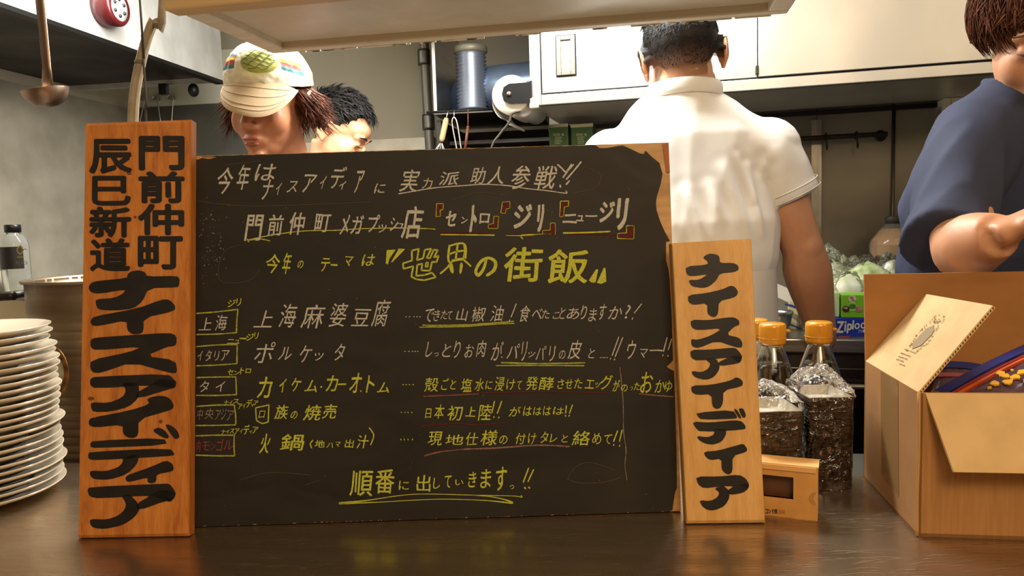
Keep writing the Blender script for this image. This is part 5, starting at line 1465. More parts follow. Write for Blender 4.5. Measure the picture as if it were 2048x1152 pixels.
# vegetables under crumpled film
M_CAB = mat('cabbage_pale', 'C9D0A8', .55, nscale=(25, 25, 25), col2='E8E8D8', bump=.3)
M_LEAF = mat('leaf_green', '7E9A50', .55, nscale=(30, 30, 30), col2='C8CCA0', bump=.3)
for i, (px, py, vv_, r_, m_, lb) in enumerate(((1640, 565, .13, .056, M_CAB, 'round pale cabbage under the film nearest the bare forearm'), (1690, 575, .11, .052, M_CAB, 'pale cabbage under the film just above the green box'),
                                         (1735, 552, .15, .058, M_LEAF, 'leafy green cabbage under the film beside the cardboard flap'), (1800, 550, .17, .058, M_CAB, 'white cabbage under the film below the clear oil bottle'), (1670, 525, .24, .06, M_CAB, 'rear white cabbage under the highest part of the film'))):
    u_, z_ = k2hit(px, py, vv_)
    bm = bmesh.new(); bmesh.ops.create_icosphere(bm, subdivisions=4, radius=r_)
    for v in bm.verts:
        d_ = noise.noise(v.co * 22 + V((i * 7, 0, 0))) * .2 + abs(noise.noise(v.co * 50)) * .12
        v.co *= 1 + d_; v.co.z *= 1.0
    me = bpy.data.meshes.new('cabbage'); bm.to_mesh(me); bm.free(); me.materials.append(m_)
    for p in me.polygons: p.use_smooth = True
    o = bpy.data.objects.new('cabbage', me); COL.objects.link(o); o.location = K2(u_, vv_, max(z_ - r_ * .4, zw + r_ * .95) if i < 4 else zw + .10)
    o['label'] = lb; o['category'] = 'vegetable'; o['group'] = 'cabbages under the plastic film'
mb = MB(); NX, NY = 80, 34; vs = []; fs = []
uL_, uR_ = k2hit(1600, 560, .02)[0], k2hit(1905, 560, .02)[0]
for j in range(NY + 1):
    for i in range(NX + 1):
        a_, b_ = i / NX, j / NY
        u_ = uL_ + (uR_ - uL_) * a_; v_ = .045 + .34 * b_
        top = .165 * math.exp(-((a_ - .15) / .28) ** 2) + .15 * math.exp(-((a_ - .68) / .34) ** 2)
        top = min(top, .17)
        pr2 = (math.sin(min(1, b_ * 1.15) * math.pi) ** .45 if b_ < .87 else 0) * (min(1, a_ / .06) * min(1, (1 - a_) / .06)) ** .5
        q = V((u_ * 14, v_ * 14, 1)); q2 = V((u_ * 38, v_ * 38, 5))
        h_ = top * pr2 + (abs(noise.noise(q)) * .05 + abs(noise.noise(q2)) * .028 + noise.noise(q2 * 2.3) * .010) * max(pr2, .12)
        vs.append(K2(u_, v_, zw + .004 + h_))
for j in range(NY):
    for i in range(NX): fs.append([j * (NX + 1) + i, j * (NX + 1) + i + 1, (j + 1) * (NX + 1) + i + 1, (j + 1) * (NX + 1) + i])
mb.add(vs, fs, 0, True)
one(mb, 'plastic_sheet', M_FILM, 'crumpled clear plastic sheet covering the vegetables on the rear worktop', 'film', rotz=-R(15))


# oil bottles
def oilb(px, pyt, v_, label, oil, rb):
    u_, zt = k2hit(px, pyt, v_); H = zt - zw; c = K2(u_, v_, zw)
    t = thing('oil_bottle', label, 'bottle', tuple(c), -R(15), 'cooking oil bottles')
    P = [(.001, .002), (rb * .92, .001), (rb, .008), (rb, H * .30), (rb * .96, H * .32), (rb, H * .34), (rb, H * .60), (rb, H * .72), (rb * .95, H * .76), (rb * .62, H * .86), (rb * .32, H * .925), (rb * .27, H * .935), (rb * .27, H * .96)]
    mb = MB(); mb.lathe(P, c, 10, 0, MK2, True); mb.lathe([(max(r_ - .0015, .0005), z + .001) for r_, z in P][::-1], c, 10, 0, MK2, True); mb.build('bottle_body', M_PET, t)
    LL = [(max(r_ - .0025, .0005), z + .002) for r_, z in P if z <= H * .77] + [(rb * .62 - .003, H * .86), (rb * .50, H * .88), (.001, H * .88)]
    mb = MB(); mb.lathe(LL, c, 10, 0, MK2, False); mb.build('oil', oil, t)
    mb = MB(); mb.lathe([(.001, H * .93), (rb * .31, H * .93), (rb * .32, H * .99), (rb * .28, H), (.001, H)], c, 24, 0, MK2); mb.build('cap', mat('dark_cap', '3E3A36', .5), t)


oilb(1785, 432, .30, 'large clear oil bottle with pale oil and dark cap by the sooty wall', M_OIL, .058)
oilb(1866, 428, .33, 'amber oil bottle partly hidden behind the navy sleeve', M_OIL2, .058)

# bowl, striped packet, tray behind the white shirt
u_, z_ = k2hit(1556, 622, .05)
t = thing('metal_bowl', 'small steel bowl on the rear worktop right of the white shirt', 'bowl', K2(u_, .05, zw), -R(15))
mb = MB(); hb_ = z_ - zw; P = [(.001, 0), (.018, 0), (.030, hb_ * .35), (.0345, hb_ * .8), (.037, hb_), (.0345, hb_ + .001), (.032, hb_ * .8), (.027, hb_ * .37), (.001, .004)]
mb.lathe(P, K2(u_, .05, zw), 32); mb.build('bowl_shell', M_STEEL, t)
u_, z_ = k2hit(1572, 602, .1); u1_, z1_ = k2hit(1607, 660, .1)
t = thing('striped_packet', 'cream packet with blue stripes behind the steel bowl', 'packet', K2((u_ + u1_) / 2, .11, zw), -R(15))
q = [K2(u_, .1, zw), K2(u_ + .075, .1, zw), K2(u_ + .055, .1, z_ - .035), K2(u_ + .01, .1, z_)]
mb = MB(); mb.hexa(q, [p + K2V * .03 for p in q]); recalc(mb.build('packet_body', mat('cream_card', 'C8BA8C', .5), t))
k = Ink(K2(0, .1, 0), -K2V, .0006).crop(1500, 540, 5.2375)
k.stroke([(370, 360), (440, 375), (500, 400)], 22, 0, False); k.stroke([(385, 470), (400, 560)], 24, 0, False); k.stroke([(400, 560), (590, 640)], 14, 0, False); k.stroke([(370, 640), (385, 740)], 30, 1, False)
for i in range(6): k.stroke([(440 + i * 14, 440 + i * 8), (446 + i * 14, 500 + i * 12)], 6, 2, jit=.4)
k.build('printing', [mat('navy_print', '28407E', .5), mat('pale_blue_print', '7E94B8', .5), mat('brown_print', '6A5A38', .5)], t)
u_, z_ = k2hit(1530, 570, .2); u1_, z1_ = k2hit(1590, 598, .12)
q0 = K2(u_ - .06, .22, z_ + .03); q1 = K2(u1_ + .02, .12, z1_ - .004)
sd = V((0, 0, -.022)); dd = (q1 - q0).normalized().cross(sd).normalized() * .05
mb = MB(); mb.hexa([q0, q1, q1 + sd, q0 + sd], [q0 + dd, q1 + dd, q1 + dd + sd, q0 + dd + sd]); mb.tube([q1 + sd - V((0, 0, .0)), V((q1.x, q1.y, zw))], .004, 8); mb.tube([q0 + sd, V((q0.x, q0.y, zw))], .004, 8)
recalc(one(mb, 'slanted_rack', mat('pale_plastic', 'B4AC9C', .4), 'pale slanted rack bar behind the white shirt hem', 'rack'))

# ------------------------------------------------------------------ people
def skin(name, c1, c2):
    return mat(name, c1, .48, nscale=(9, 9, 9), col2=c2, sss=.12, bump=.06, bscale=(220, 220, 220), lo=.3, hi=.7)


M_SKA = skin('skin_warm', 'C08560', 'A86A4C')
M_SKB = skin('skin_light', 'CE9C78', 'B8805E')
M_HAIRB = mat('black_hair', '0D0B0A', .5, spec=.35, nscale=(60, 60, 60), col2='1C1816')
M_HAIRBR = mat('brown_hair', '3A1F12', .65, spec=.12, nscale=(60, 60, 60), col2='5C3520')
M_LIP = mat('lips', 'A05A4C', .4)
M_DARK = mat('lash_dark', '1A100C', .6)


def remeshed(mb, name, m, parent, voxel=.005, it=3, disp=None, label=None, fac=.5):
    me = bpy.data.meshes.new('tmp')
    me.from_pydata([tuple(v) for v in mb.v], [], mb.f)
    o = bpy.data.objects.new('tmp', me); COL.objects.link(o)
    md = o.modifiers.new('r', 'REMESH'); md.mode = 'VOXEL'; md.voxel_size = voxel; md.adaptivity = 0
    if it:
        sm = o.modifiers.new('s', 'SMOOTH'); sm.factor = fac; sm.iterations = it
    dg = bpy.context.evaluated_depsgraph_get(); dg.update()
    m2 = bpy.data.meshes.new_from_object(o.evaluated_get(dg))
    bpy.data.objects.remove(o)
    m2.materials.clear(); m2.materials.append(m); m2.name = name
    Wi = WM[parent].inverted()
    if disp:
        nr = [v.normal.copy() for v in m2.vertices]
        for v, n in zip(m2.vertices, nr):
            v.co = v.co + disp(v.co, n)
    m2.transform(Wi)
    for p in m2.polygons: p.use_smooth = True
    m2.update()
    o = bpy.data.objects.new(name, m2); COL.objects.link(o); o.parent = parent; WM[o] = WM[parent]
    if label: o['label'] = label
    return o


def head_shapes(mb, H, ears=True, long=1.0):
    R3 = H.to_3x3().to_4x4()
    def E(c, r, M=None): mb.ell(H @ V(c), r, R3 @ M if M is not None else R3, 24)
    E((0, .015, .038), (.076, .096, .082)); E((0, -.018, -.028), (.064, .074, .084)); E((0, -.036, -.078), (.043, .048, .036))
    E((.036, -.052, -.028), (.027, .028, .034)); E((-.036, -.052, -.028), (.027, .028, .034))
    E((0, -.080, -.100), (.021, .016, .016))
    E((0, -.060, .040), (.055, .034, .034))
    mb.tube([H @ V(p) for p in ((0, -.080, .018), (0, -.096, -.006), (0, -.110, -.030), (0, -.100, -.040))], [.008, .0085, .0125, .009], 14)
    for s_ in (1, -1):
        E((s_ * .012, -.097, -.037), (.0085, .011, .0075))
        mb.tube([H @ V(p) for p in ((s_ * .010, -.092, .018), (s_ * .03, -.088, .026), (s_ * .050, -.070, .018))], [.006, .008, .006], 10)
        E((s_ * .030, -.077, .000), (.0165, .014, .011))
        if ears:
            M = Matrix.Rotation(s_ * R(-22), 4, 'Z')
            E((s_ * .083, .016, -.004), (.0075, .020, .031), M)
            mb.tube([H @ V((s_ * (.087 + .004 * math.sin(a)), .018 + .018 * math.cos(a), -.002 + .030 * math.sin(a))) for a in [R(-60 + 24 * i) for i in range(11)]], .0045, 8)
            E((s_ * .082, .010, -.030), (.006, .009, .010), M)
    E((0, -.091, -.061), (.022, .011, .0065)); E((0, -.089, -.073), (.019, .011, .0075)); E((0, -.078, -.066), (.030, .016, .018))
    # neck root
    return E


def hand_shapes(mb, wrist, d, palm_n, side, curl=25, scale=1.0):
    """d: direction of the fingers; palm_n: outward normal of the palm; side +1/-1 where the thumb leaves (along cross)"""
    d = V(d).normalized(); pn = (V(palm_n) - d * V(palm_n).dot(d)).normalized(); lt = d.cross(pn) * side
    s = scale
    mb.tube([wrist - d * .01, wrist + d * .02 * s, wrist + d * .055 * s, wrist + d * .09 * s], [(.026 * s, .019 * s), (.033 * s, .017 * s), (.041 * s, .015 * s), (.039 * s, .012 * s)], 18, lat=lt)
    for j, (o_, l_) in enumerate(((.030, .070), (.010, .079), (-.010, .073), (-.029, .058))):
        p = wrist + d * (.085 * s) + lt * o_ * s; pts = [p - d * .02]; a = R(curl * .4); rr = [.0095 * s]
        for k_, f in enumerate((.45, .30, .25)):
            pts.append(p); rr.append((.0095 - .0007 * k_) * s)
            dd = d * math.cos(a) + pn * math.sin(a); p = p + dd * l_ * f * s; a += R(curl)
        pts.append(p); rr.append(.0068 * s)
        mb.tube(pts, rr, 10); mb.ell(p, (.0068 * s,) * 3, n=10)
    p = wrist + d * .02 * s + lt * .026 * s; td = (d * .62 + lt * .72 + pn * .35).normalized()
    q = p + td * .045 * s; td2 = (d * .85 + lt * .3 + pn * .35).normalized(); r_ = q + td2 * .032 * s
    mb.tube([p, q, r_], [.014 * s, .0105 * s, .0085 * s], 12); mb.ell(r_, (.0085 * s,) * 3, n=10)


def arm_shapes(mb, sh, el, wr, r=(.048, .040, .037, .043, .028)):
    a = sh.lerp(el, .5); b = el.lerp(wr, .28)
    mb.tube(cr([(*sh, r[0]), (*a, r[1] * 1.04), (*el, r[2]), (*b, r[3]), (*el.lerp(wr, .7), (r[3] + r[4]) / 2 * .95), (*wr, r[4])], 4) and [V(q[:3]) for q in cr([(*sh, r[0]), (*a, r[1] * 1.04), (*el, r[2]), (*b, r[3]), (*el.lerp(wr, .7), (r[3] + r[4]) / 2 * .95), (*wr, r[4])], 4)],
            [q[3] for q in cr([(*sh, r[0]), (*a, r[1] * 1.04), (*el, r[2]), (*b, r[3]), (*el.lerp(wr, .7), (r[3] + r[4]) / 2 * .95), (*wr, r[4])], 4)], 16)
    mb.ell(sh, (r[0],) * 3); mb.ell(wr, (r[4],) * 3, n=12)


def torso_shapes(mb, lat, pel, waist, chest, shl, neck, head, k=1.0):
    mb.tube([pel - V((0, 0, .06)), pel, waist, chest, shl, neck, neck.lerp(head, .55), head], [(.145 * k, .10 * k), (.168 * k, .115 * k), (.145 * k, .10 * k), (.172 * k, .118 * k), (.150 * k, .085 * k), (.060, .060), (.056, .058), (.050, .055)], 28, lat=lat)


def leg_shapes(mb, lat, pel, k=1.0):
    lat = V(lat).normalized(); fw = V((0, 0, 1)).cross(lat)
    for s_ in (1, -1):
        hip = pel + lat * s_ * .085 - V((0, 0, .04)); kn = V((hip.x + lat.x * s_ * .01, hip.y + lat.y * s_ * .01, .48)); an = V((kn.x, kn.y, .085))
        mb.tube([hip, hip.lerp(kn, .5), kn, kn.lerp(an, .3), an], [.088, .072, .054, .056, .036], 16)
        mb.tube([an - fw * .04 - V((0, 0, .04)), an + fw * .06 - V((0, 0, .045)), an + fw * .17 - V((0, 0, .055))], [(.034, .04), (.042, .035), (.036, .025)], 14, lat=lat)


def strands(spec, name, m, parent, seed=1):
    """spec yields (root, [dirs], width): tapered flat locks"""
    random.seed(seed)
    mb = MB(); vs = []; fs = []
    for root, pts, w in spec:
        P = [V(root)] + [V(p) for p in pts]; k_ = len(P); o = len(vs)
        side = (P[-1] - P[0]).cross(V((random.uniform(-1, 1), random.uniform(-1, 1), random.uniform(-1, 1))))
        if side.length < 1e-6: continue
        side.normalize(); t2 = (P[-1] - P[0]).normalized().cross(side)
        for i, p in enumerate(P):
            ww = w * (1 - (i / (k_ - 1)) ** 2 * .9)
            vs += [p + side * ww, p - side * ww * .5 + t2 * ww * .8, p - side * ww * .5 - t2 * ww * .8]
        for i in range(k_ - 1):
            for j in range(3):
                fs.append([o + i * 3 + j, o + i * 3 + (j + 1) % 3, o + (i + 1) * 3 + (j + 1) % 3, o + (i + 1) * 3 + j])
    mb.add(vs, fs, 0, True)
    return mb.build(name, m, parent)


from mathutils.bvhtree import BVHTree


def scalp(H, body, az, el, off=.0005):
    """point really on the body surface in skull direction az, el"""
    if body not in BV:
        W_ = WM[body]
        BV[body] = BVHTree.FromPolygons([W_ @ v.co for v in body.data.vertices], [list(p.vertices) for p in body.data.polygons])
    d_ = (H.to_3x3() @ V((math.sin(az) * math.cos(el), math.cos(az) * math.cos(el), math.sin(el)))).normalized()
    o_ = H @ V((0, .015, .034))
    h_ = BV[body].ray_cast(o_ + d_ * .35, -d_)
    if h_[0] is None or (h_[0] - o_).length > .16: return skull(H, az, el, off)
    return h_[0] + h_[1] * off, h_[1]


BV = {}


def skull(H, az, el, off=0.0):
    """point on the scalp: az around z (0 = back, +y), el up"""
    x = math.sin(az) * math.cos(el); y = math.cos(az) * math.cos(el); z = math.sin(el)
    return H @ V((x * (.078 + off), .015 + y * (.098 + off), .038 + z * (.084 + off))), (H.to_3x3() @ V((x, y, z))).normalized()


def head_matrix(c, yaw, pitch, roll, s=1.0):
    return Matrix.Translation(c) @ Matrix.Rotation(R(yaw), 4, 'Z') @ Matrix.Rotation(R(pitch), 4, 'X') @ Matrix.Rotation(R(roll), 4, 'Y') @ Matrix.Scale(s, 4)


def face_details(H, t, M_brow, body=None, open_=0.0):
    for s_ in (1, -1):
        mb = MB(); mb.tube([H @ V(p) for p in ((s_ * .014, -.0945, -.001), (s_ * .024, -.0935, -.0045), (s_ * .036, -.0905, -.0045), (s_ * .046, -.084, -.001))], [.0008, .0014, .0014, .0008], 6)
        mb.build('eyelashes', M_DARK, t)
        mb = MB(); mb.tube([H @ V(p) for p in ((s_ * .013, -.0985, .024), (s_ * .03, -.0975, .029), (s_ * .05, -.083, .024))], [(.0022, .0012), (.003, .0014), (.001, .0006)], 8, lat=H.to_3x3() @ V((0, 0, 1)))
        mb.build('eyebrow', M_brow, t)
    mb = MB(); mb.ell(H @ V((0, -.0965, -.0612)), (.020, .0062, .0042), H.to_3x3().to_4x4()); mb.ell(H @ V((0, -.0945, -.0725)), (.017, .0068, .0052), H.to_3x3().to_4x4()); mb.build('lips', M_LIP, t)


def shirt_disp(amp, sc, dirv, seed, extra=None):
    dirv = V(dirv).normalized()
    def f(co, n):
        c = co - dirv * co.dot(dirv) * .82
        q = noise.noise(c * sc + V((seed, 0, 0)))
        q2 = noise.noise(co * sc * .6 + V((0, seed, 0)))
        a = amp * ((1 - abs(q) * 2.2) * .6 + q2 * .8)
        if extra: a += extra(co)
        return n * a
    return f


def person(label, base):
    return thing('person', label, 'person', base)


# ---- A: man with cap, facing the camera, head bowed
Y = 1.66
HA_c = atY(540, 212, Y)
H = head_matrix(HA_c, -13, 12, 3, .98)
pa_ = person('man in white yellow patterned cap and dark shirt looking down behind the chalkboard', (HA_c.x, Y, 0))
lat = V((math.cos(R(-10)), math.sin(R(-10)), 0))
nk = V((HA_c.x + .012, Y + .062, HA_c.z - .175)); ch_ = nk + V((0, .01, -.20)); pel = nk + V((0, .03, -.60)); pel.z = .93
mb = MB(); head_shapes(mb, H)
sl, sr = nk - lat * .175 - V((0, 0, .055)), nk + lat * .175 - V((0, 0, .055))
torso_shapes(mb, lat, pel, nk.lerp(pel, .62), ch_, nk - V((0, 0, .055)), nk - V((0, -.0, -.0)), H @ V((0, .015, -.03)))
eL, eR = sl + V((-.05, -.03, -.27)), sr + V((.05, -.03, -.27)); wL, wR = eL + V((.17, -.14, -.03)), eR + V((-.10, -.19, -.03))
arm_shapes(mb, sl, eL, wL); arm_shapes(mb, sr, eR, wR)
hand_shapes(mb, wL, (.9, -.4, -.2), (0, 0, -1), -1); hand_shapes(mb, wR, (-.6, -.75, -.2), (0, 0, -1), 1)
leg_shapes(mb, lat, pel)
body = remeshed(mb, 'body', M_SKA, pa_, .0048, 3)
face_details(H, pa_, M_HAIRBR)
mb = MB()
torso_shapes(mb, lat, pel - V((0, 0, .05)), nk.lerp(pel, .6), ch_, nk - V((0, 0, .045)), nk - V((0, 0, .03)), nk - V((0, -.0, .02)), 1.12)
for s0, e0 in ((sl, eL), (sr, eR)): mb.tube([s0 + (nk - s0) * .35, s0, s0.lerp(e0, .5), s0.lerp(e0, .85)], [.06, .066, .062, .064], 18); mb.ell(s0, (.066,) * 3)
remeshed(mb, 'shirt', mat('dark_cotton', '1B1C26', .85), pa_, .008, 3, shirt_disp(.004, 22, (0, .2, 1), 3))
mb = MB()                        # denim collar, open in front
cpts = [nk + V((math.sin(a) * .078, -math.cos(a) * .070 + .004, .006 + .022 * (1 - math.cos(a)) / 2)) for a in [R(35 + 29 * i) for i in range(11)]]
mb.tube(cpts, [(.024, .006)] * 11, 10, lat=(0, 0, 1))
mb.build('collar', mat('denim_collar', '56627E', .8, nscale=(200, 200, 200), col2='454F6A'), pa_)
mb = MB(); mb.tube([pel + V((0, 0, -.03)), pel + V((0, 0, -.10))], [(.185, .135), (.18, .13)], 24, lat=lat)
for s_ in (1, -1):
    hip = pel + lat * s_ * .088 - V((0, 0, .05)); kn = V((hip.x, hip.y, .48)); mb.tube([hip, kn, V((kn.x, kn.y, .10))], [.102, .075, .062], 18)
remeshed(mb, 'trousers', mat('dark_trousers', '17171B', .85), pa_, .012, 2)
# cap
R3 = H.to_3x3()
M_CAPW = mat('cap_white_cloth', 'C2B89E', .8, bump=.3, bscale=(90, 90, 90)); M_CAPY = mat('cap_yellow_cloth', 'D8C850', .8, nscale=(30, 30, 30), col2='C8C070', bump=.3, bscale=(60, 60, 60))
CM = [M_CAPW, M_CAPY, mat('cap_stripe_yellow', 'C89A18', .8), mat('cap_stripe_red', '8E2E28', .8), mat('cap_stripe_teal', '2E6460', .8), mat('cap_stripe_blue', '6E8CA0', .8)]
mb = MB(); NA, NE = 160, 72; vs = []; fs = []; ms = []
for j in range(NE + 1):
    el = -.06 + (math.pi / 2 + .06) * j / NE
    for i in range(NA):
        az = 2 * math.pi * i / NA
        x = math.sin(az) * math.cos(el); y = math.cos(az) * math.cos(el); z = math.sin(el)
        wr_ = .0025 * noise.noise(V((x * 5, y * 5, z * 4)) * 2)
        bulge = .010 * max(0, -y) * math.sin(max(0, el) * 2)
        vs.append(H @ V((x * (.088 + wr_), .010 + y * (.113 + wr_ + bulge * .4), .046 + z * (.094 + bulge + wr_) + (.014 * max(0, -y) ** 2 * (1 - j / NE)))))
for j in range(NE):
    for i in range(NA):
        fs.append([j * NA + i, j * NA + (i + 1) % NA, (j + 1) * NA + (i + 1) % NA, (j + 1) * NA + i])
        az = 360 * i / NA; el = j / NE
        front = abs(az - 180)
        m_ = 0
        tl = el + (front - 60) / 400 if az < 180 else el
        if (54 if az < 180 else 10) < front < 92 and .20 < tl < .44: m_ = (4, 3, 2, 5)[min(3, int((tl - .20) / .06))]
        elif front >= 92: m_ = 1 if (el < .72 and az < 180) else 0
        ms.append(m_)
mb.v = vs; mb.f = fs; mb.m = ms; mb.sm = [True] * len(fs)
cap = mb.build('cap', CM, pa_, label='white cap with yellow side and rainbow stripes')
mb = MB(); vs = []; fs = []; NB, NR = 28, 8
for s_ in (0, 1):
    for j in range(NR + 1):
        for i in range(NB + 1):
            t_ = -1 + 2 * i / NB; r_ = j / NR
            ang = t_ * R(56) + R(11)
            bx, by = math.sin(ang) * .092, -.106 * math.cos(ang)
            x = bx * (1 + .05 * r_); y = by - .052 * (1 - abs(t_) ** 2.6) * r_ + .010
            z = .063 - .022 * t_ * t_ - .006 * t_ - .068 * (1 - abs(t_) ** 2.4) * (1 + .28 * t_) * r_
            vs.append(H @ V((x, y, z - .003 * s_)))
M1 = (NR + 1) * (NB + 1)
for s_ in (0, 1):
    for j in range(NR):
        for i in range(NB):
            a = s_ * M1 + j * (NB + 1) + i; fs.append([a, a + 1, a + NB + 2, a + NB + 1])
for i in range(NB): a = NR * (NB + 1) + i; fs.append([a, a + 1, M1 + a + 1, M1 + a])
mb.add(vs, fs, 0, True); br = mb.build('brim', mat('brim_beige', 'A8916F', .75, bump=.15, bscale=(120, 120, 120)), cap)
mb = MB()
for r_ in (.35, .55, .75, .93):
    mb.tube([V(vs[int(r_ * NR) * (NB + 1) + i]) + (R3 @ V((0, -.0002, .0008))) for i in range(2, NB - 1)], .0006, 5)
mb.build('brim_stitching', mat('stitch', 'B5A084', .8), br)
mb = MB(); vs = []; fs = []       # oval front patch
NP_ = 28
for rr, lift in ((0, .0075), (.5, .0070), (.96, .0045), (1, .0)):
    for i in range(NP_):
        a = 2 * math.pi * i / NP_
        az = math.pi + R(26) * rr * math.cos(a) - R(28); el = R(24) + R(14) * rr * math.sin(a)
        x = math.sin(az) * math.cos(el); y = math.cos(az) * math.cos(el); z = math.sin(el)
        vs.append(H @ V((x * (.089 + lift * .6), .010 + y * (.122 + lift * .6), .046 + z * (.106 + lift * .6) + .008)))
for k_ in range(3):
    for i in range(NP_): fs.append([k_ * NP_ + i, k_ * NP_ + (i + 1) % NP_, (k_ + 1) * NP_ + (i + 1) % NP_, (k_ + 1) * NP_ + i])
mb.add(vs, fs, 0, True); pt_ = mb.build('front_patch', mat('patch_olive_yellow', 'A8A850', .7, nscale=(40, 90, 90), col2='8A8C44'), cap)
mb = MB()
for r_ in range(9):
    P = []
    for q in range(12):
        az = math.pi + R(-52 + 4.2 * q) ; el = R(11 + r_ * 3.2 + 1.6 * math.sin(q * 1.9 + r_ * 2))
        if ((az - math.pi + R(28)) / R(24)) ** 2 + ((el - R(24)) / R(12)) ** 2 > 1: continue
        x = math.sin(az) * math.cos(el); y = math.cos(az) * math.cos(el); z = math.sin(el)
        P.append(H @ V((x * .0942, .010 + y * .1272, .046 + z * .1112 + .008)))
    if len(P) > 2: mb.tube(cr(P, 3), .0007, 5)
mb.build('patch_script', mat('script_dark', '3E4A22', .7), pt_)
# brown hair around and below the cap


def hairA():
    for i in range(1500):
        az = random.choice((-1, 1)) * R(random.uniform(0, 112)); el = R(random.uniform(-28, 6))
        p, n = scalp(H, body, az, el, .001)
        dn = (R3 @ V((random.gauss(0, .14), .05, -1))).normalized()
        l = random.uniform(.03, .062); c = random.uniform(.1, 1.3)
        yield p, [p + n * .010 + dn * l * .3, p + n * (.016 + c * .010) + dn * l * .65, p + n * (.014 + c * .03) + dn * l], random.uniform(.0010, .0022)


random.seed(5); strands(hairA(), 'hair', M_HAIRBR, pa_)

# ---- B: man behind, head bent down to the right
Y = 2.25
cB = atY(676, 268, Y)
H = head_matrix(cB, 84, 30, 0, .93)
pb_ = person('dark haired man further back, head bent to the right beside the capped man', (cB.x, Y, 0))
lat = V((math.cos(R(62)), math.sin(R(62)), 0)); fw = V((math.sin(R(62)), -math.cos(R(62)), 0))
nk = cB - fw * .05 + V((0, 0, -.15)); pel = nk - fw * .10 + V((0, 0, -.5)); pel.z = .92; ch_ = nk.lerp(pel, .32)
mb = MB(); head_shapes(mb, H); torso_shapes(mb, lat, pel, nk.lerp(pel, .65), ch_, nk - V((0, 0, .05)), nk, H @ V((0, .015, -.03)), .95)
sl, sr = nk - lat * .165 - V((0, 0, .06)), nk + lat * .165 - V((0, 0, .06))
eL, eR = sl + fw * .06 + V((0, 0, -.27)), sr + fw * .06 + V((0, 0, -.27)); wL, wR = eL + fw * .21 + lat * .06 - V((0, 0, .05)), eR + fw * .21 - lat * .06 - V((0, 0, .05))
arm_shapes(mb, sl, eL, wL); arm_shapes(mb, sr, eR, wR)
hand_shapes(mb, wL, fw - V((0, 0, .2)), (0, 0, -1), -1); hand_shapes(mb, wR, fw - V((0, 0, .2)), (0, 0, -1), 1)
leg_shapes(mb, lat, pel)
body = remeshed(mb, 'body', M_SKB, pb_, .005, 3); face_details(H, pb_, M_HAIRB)
mb = MB(); torso_shapes(mb, lat, pel - V((0, 0, .04)), nk.lerp(pel, .6), ch_, nk - V((0, 0, .045)), nk - V((0, 0, .03)), nk - V((0, 0, .015)), 1.08)
for s0, e0 in ((sl, eL), (sr, eR)): mb.tube([s0 + (nk - s0) * .35, s0, s0.lerp(e0, .5), s0.lerp(e0, .85)], [.055, .062, .058, .06], 18); mb.ell(s0, (.062,) * 3)
remeshed(mb, 'shirt', mat('grey_blue_shirt', '3C4658', .85), pb_, .010, 3, shirt_disp(.004, 20, (0, .2, 1), 9))
mb = MB(); mb.tube([nk + V((math.sin(a) * .07, -math.cos(a) * .064, .004)) for a in [R(30 * i) for i in range(12)]], [(.012, .005)] * 12, 8, lat=(0, 0, 1), close=True); mb.build('collar', mat('white_collar', 'CFCFCF', .8), pb_)
mb = MB(); mb.tube([pel, pel + V((0, 0, -.10))], [(.175, .128), (.17, .125)], 24, lat=lat)
for s_ in (1, -1):
    hip = pel + lat * s_ * .088 - V((0, 0, .05)); mb.tube([hip, V((hip.x, hip.y, .48)), V((hip.x, hip.y, .10))], [.10, .075, .062], 18)
remeshed(mb, 'trousers', MATS['dark_trousers'], pb_, .012, 2)
R3b = H.to_3x3()


def hairB():
    for i in range(2600):
        az = R(random.uniform(-180, 180)); el = R(random.uniform(-25, 90))
        if el < R(38) and abs(math.degrees(az)) > 118: continue
        if el < R(4) and abs(math.degrees(az)) > 66: continue
        p, n = skull(H, az, el, .002)
        fw_ = (R3b @ V((random.gauss(0, .35), -1, random.gauss(-.1, .35)))).normalized()
        t_ = (fw_ - n * fw_.dot(n)).normalized(); l = random.uniform(.02, .05) if el > R(20) else random.uniform(.008, .022)
        lift = random.uniform(.25, .8)
        yield p, [p + n * l * .4 * lift + t_ * l * .3, p + n * l * .55 * lift + t_ * l * .7, p + n * l * .45 * lift + t_ * l], random.uniform(.0012, .0026)


random.seed(8)
mb = MB(); mb.ell(H @ V((0, .022, .046)), (.079 * .93, .096 * .93, .082 * .93), R3b.normalized().to_4x4(), 28); mb.build('hair_base', M_HAIRB, pb_)
strands(hairB(), 'hair', M_HAIRB, pb_)

# ---- C: man in white T-shirt seen from behind
Y = 1.66
cC = atY(1364, 118, Y)
H = head_matrix(cC, 176, 4, 8, 1.0)
pc_ = person('short haired man in white T-shirt seen from behind at the stove', (cC.x, Y, 0))
lat = V((1, 0, 0))
nk = atY(1368, 205, Y) + V((0, .0, 0)); sl = atY(1228, 322, Y - .01); sr = atY(1531, 300, Y - .01)
pel = V((nk.x + .01, Y + .03, .92)); ch_ = V(((sl.x + sr.x) / 2, Y, sl.z - .17)); wa = V((pel.x, Y, 1.12))
eR = atY(1603, 492, Y - .02); wR = atY(1645, 676, Y + .05); eL = V((sl.x - .09, Y + .02, sl.z - .27)); wL = eL + V((.05, .2, .02))
mb = MB(); head_shapes(mb, H)
mb.tube([nk - V((0, 0, .04)), nk + V((0, 0, .03)), H @ V((0, .03, -.045))], [(.075, .066), (.066, .062), (.060, .056)], 24, lat=lat)
torso_shapes(mb, lat, pel, wa, ch_, nk.lerp(ch_, .42), nk + V((0, 0, .0)), H @ V((0, .02, -.02)))
mb.tube([sl, nk.lerp(ch_, .3), sr], [.05, .06, .05], 16)
arm_shapes(mb, sl, eL, wL); arm_shapes(mb, sr, eR, wR, (.056, .049, .044, .052, .031))
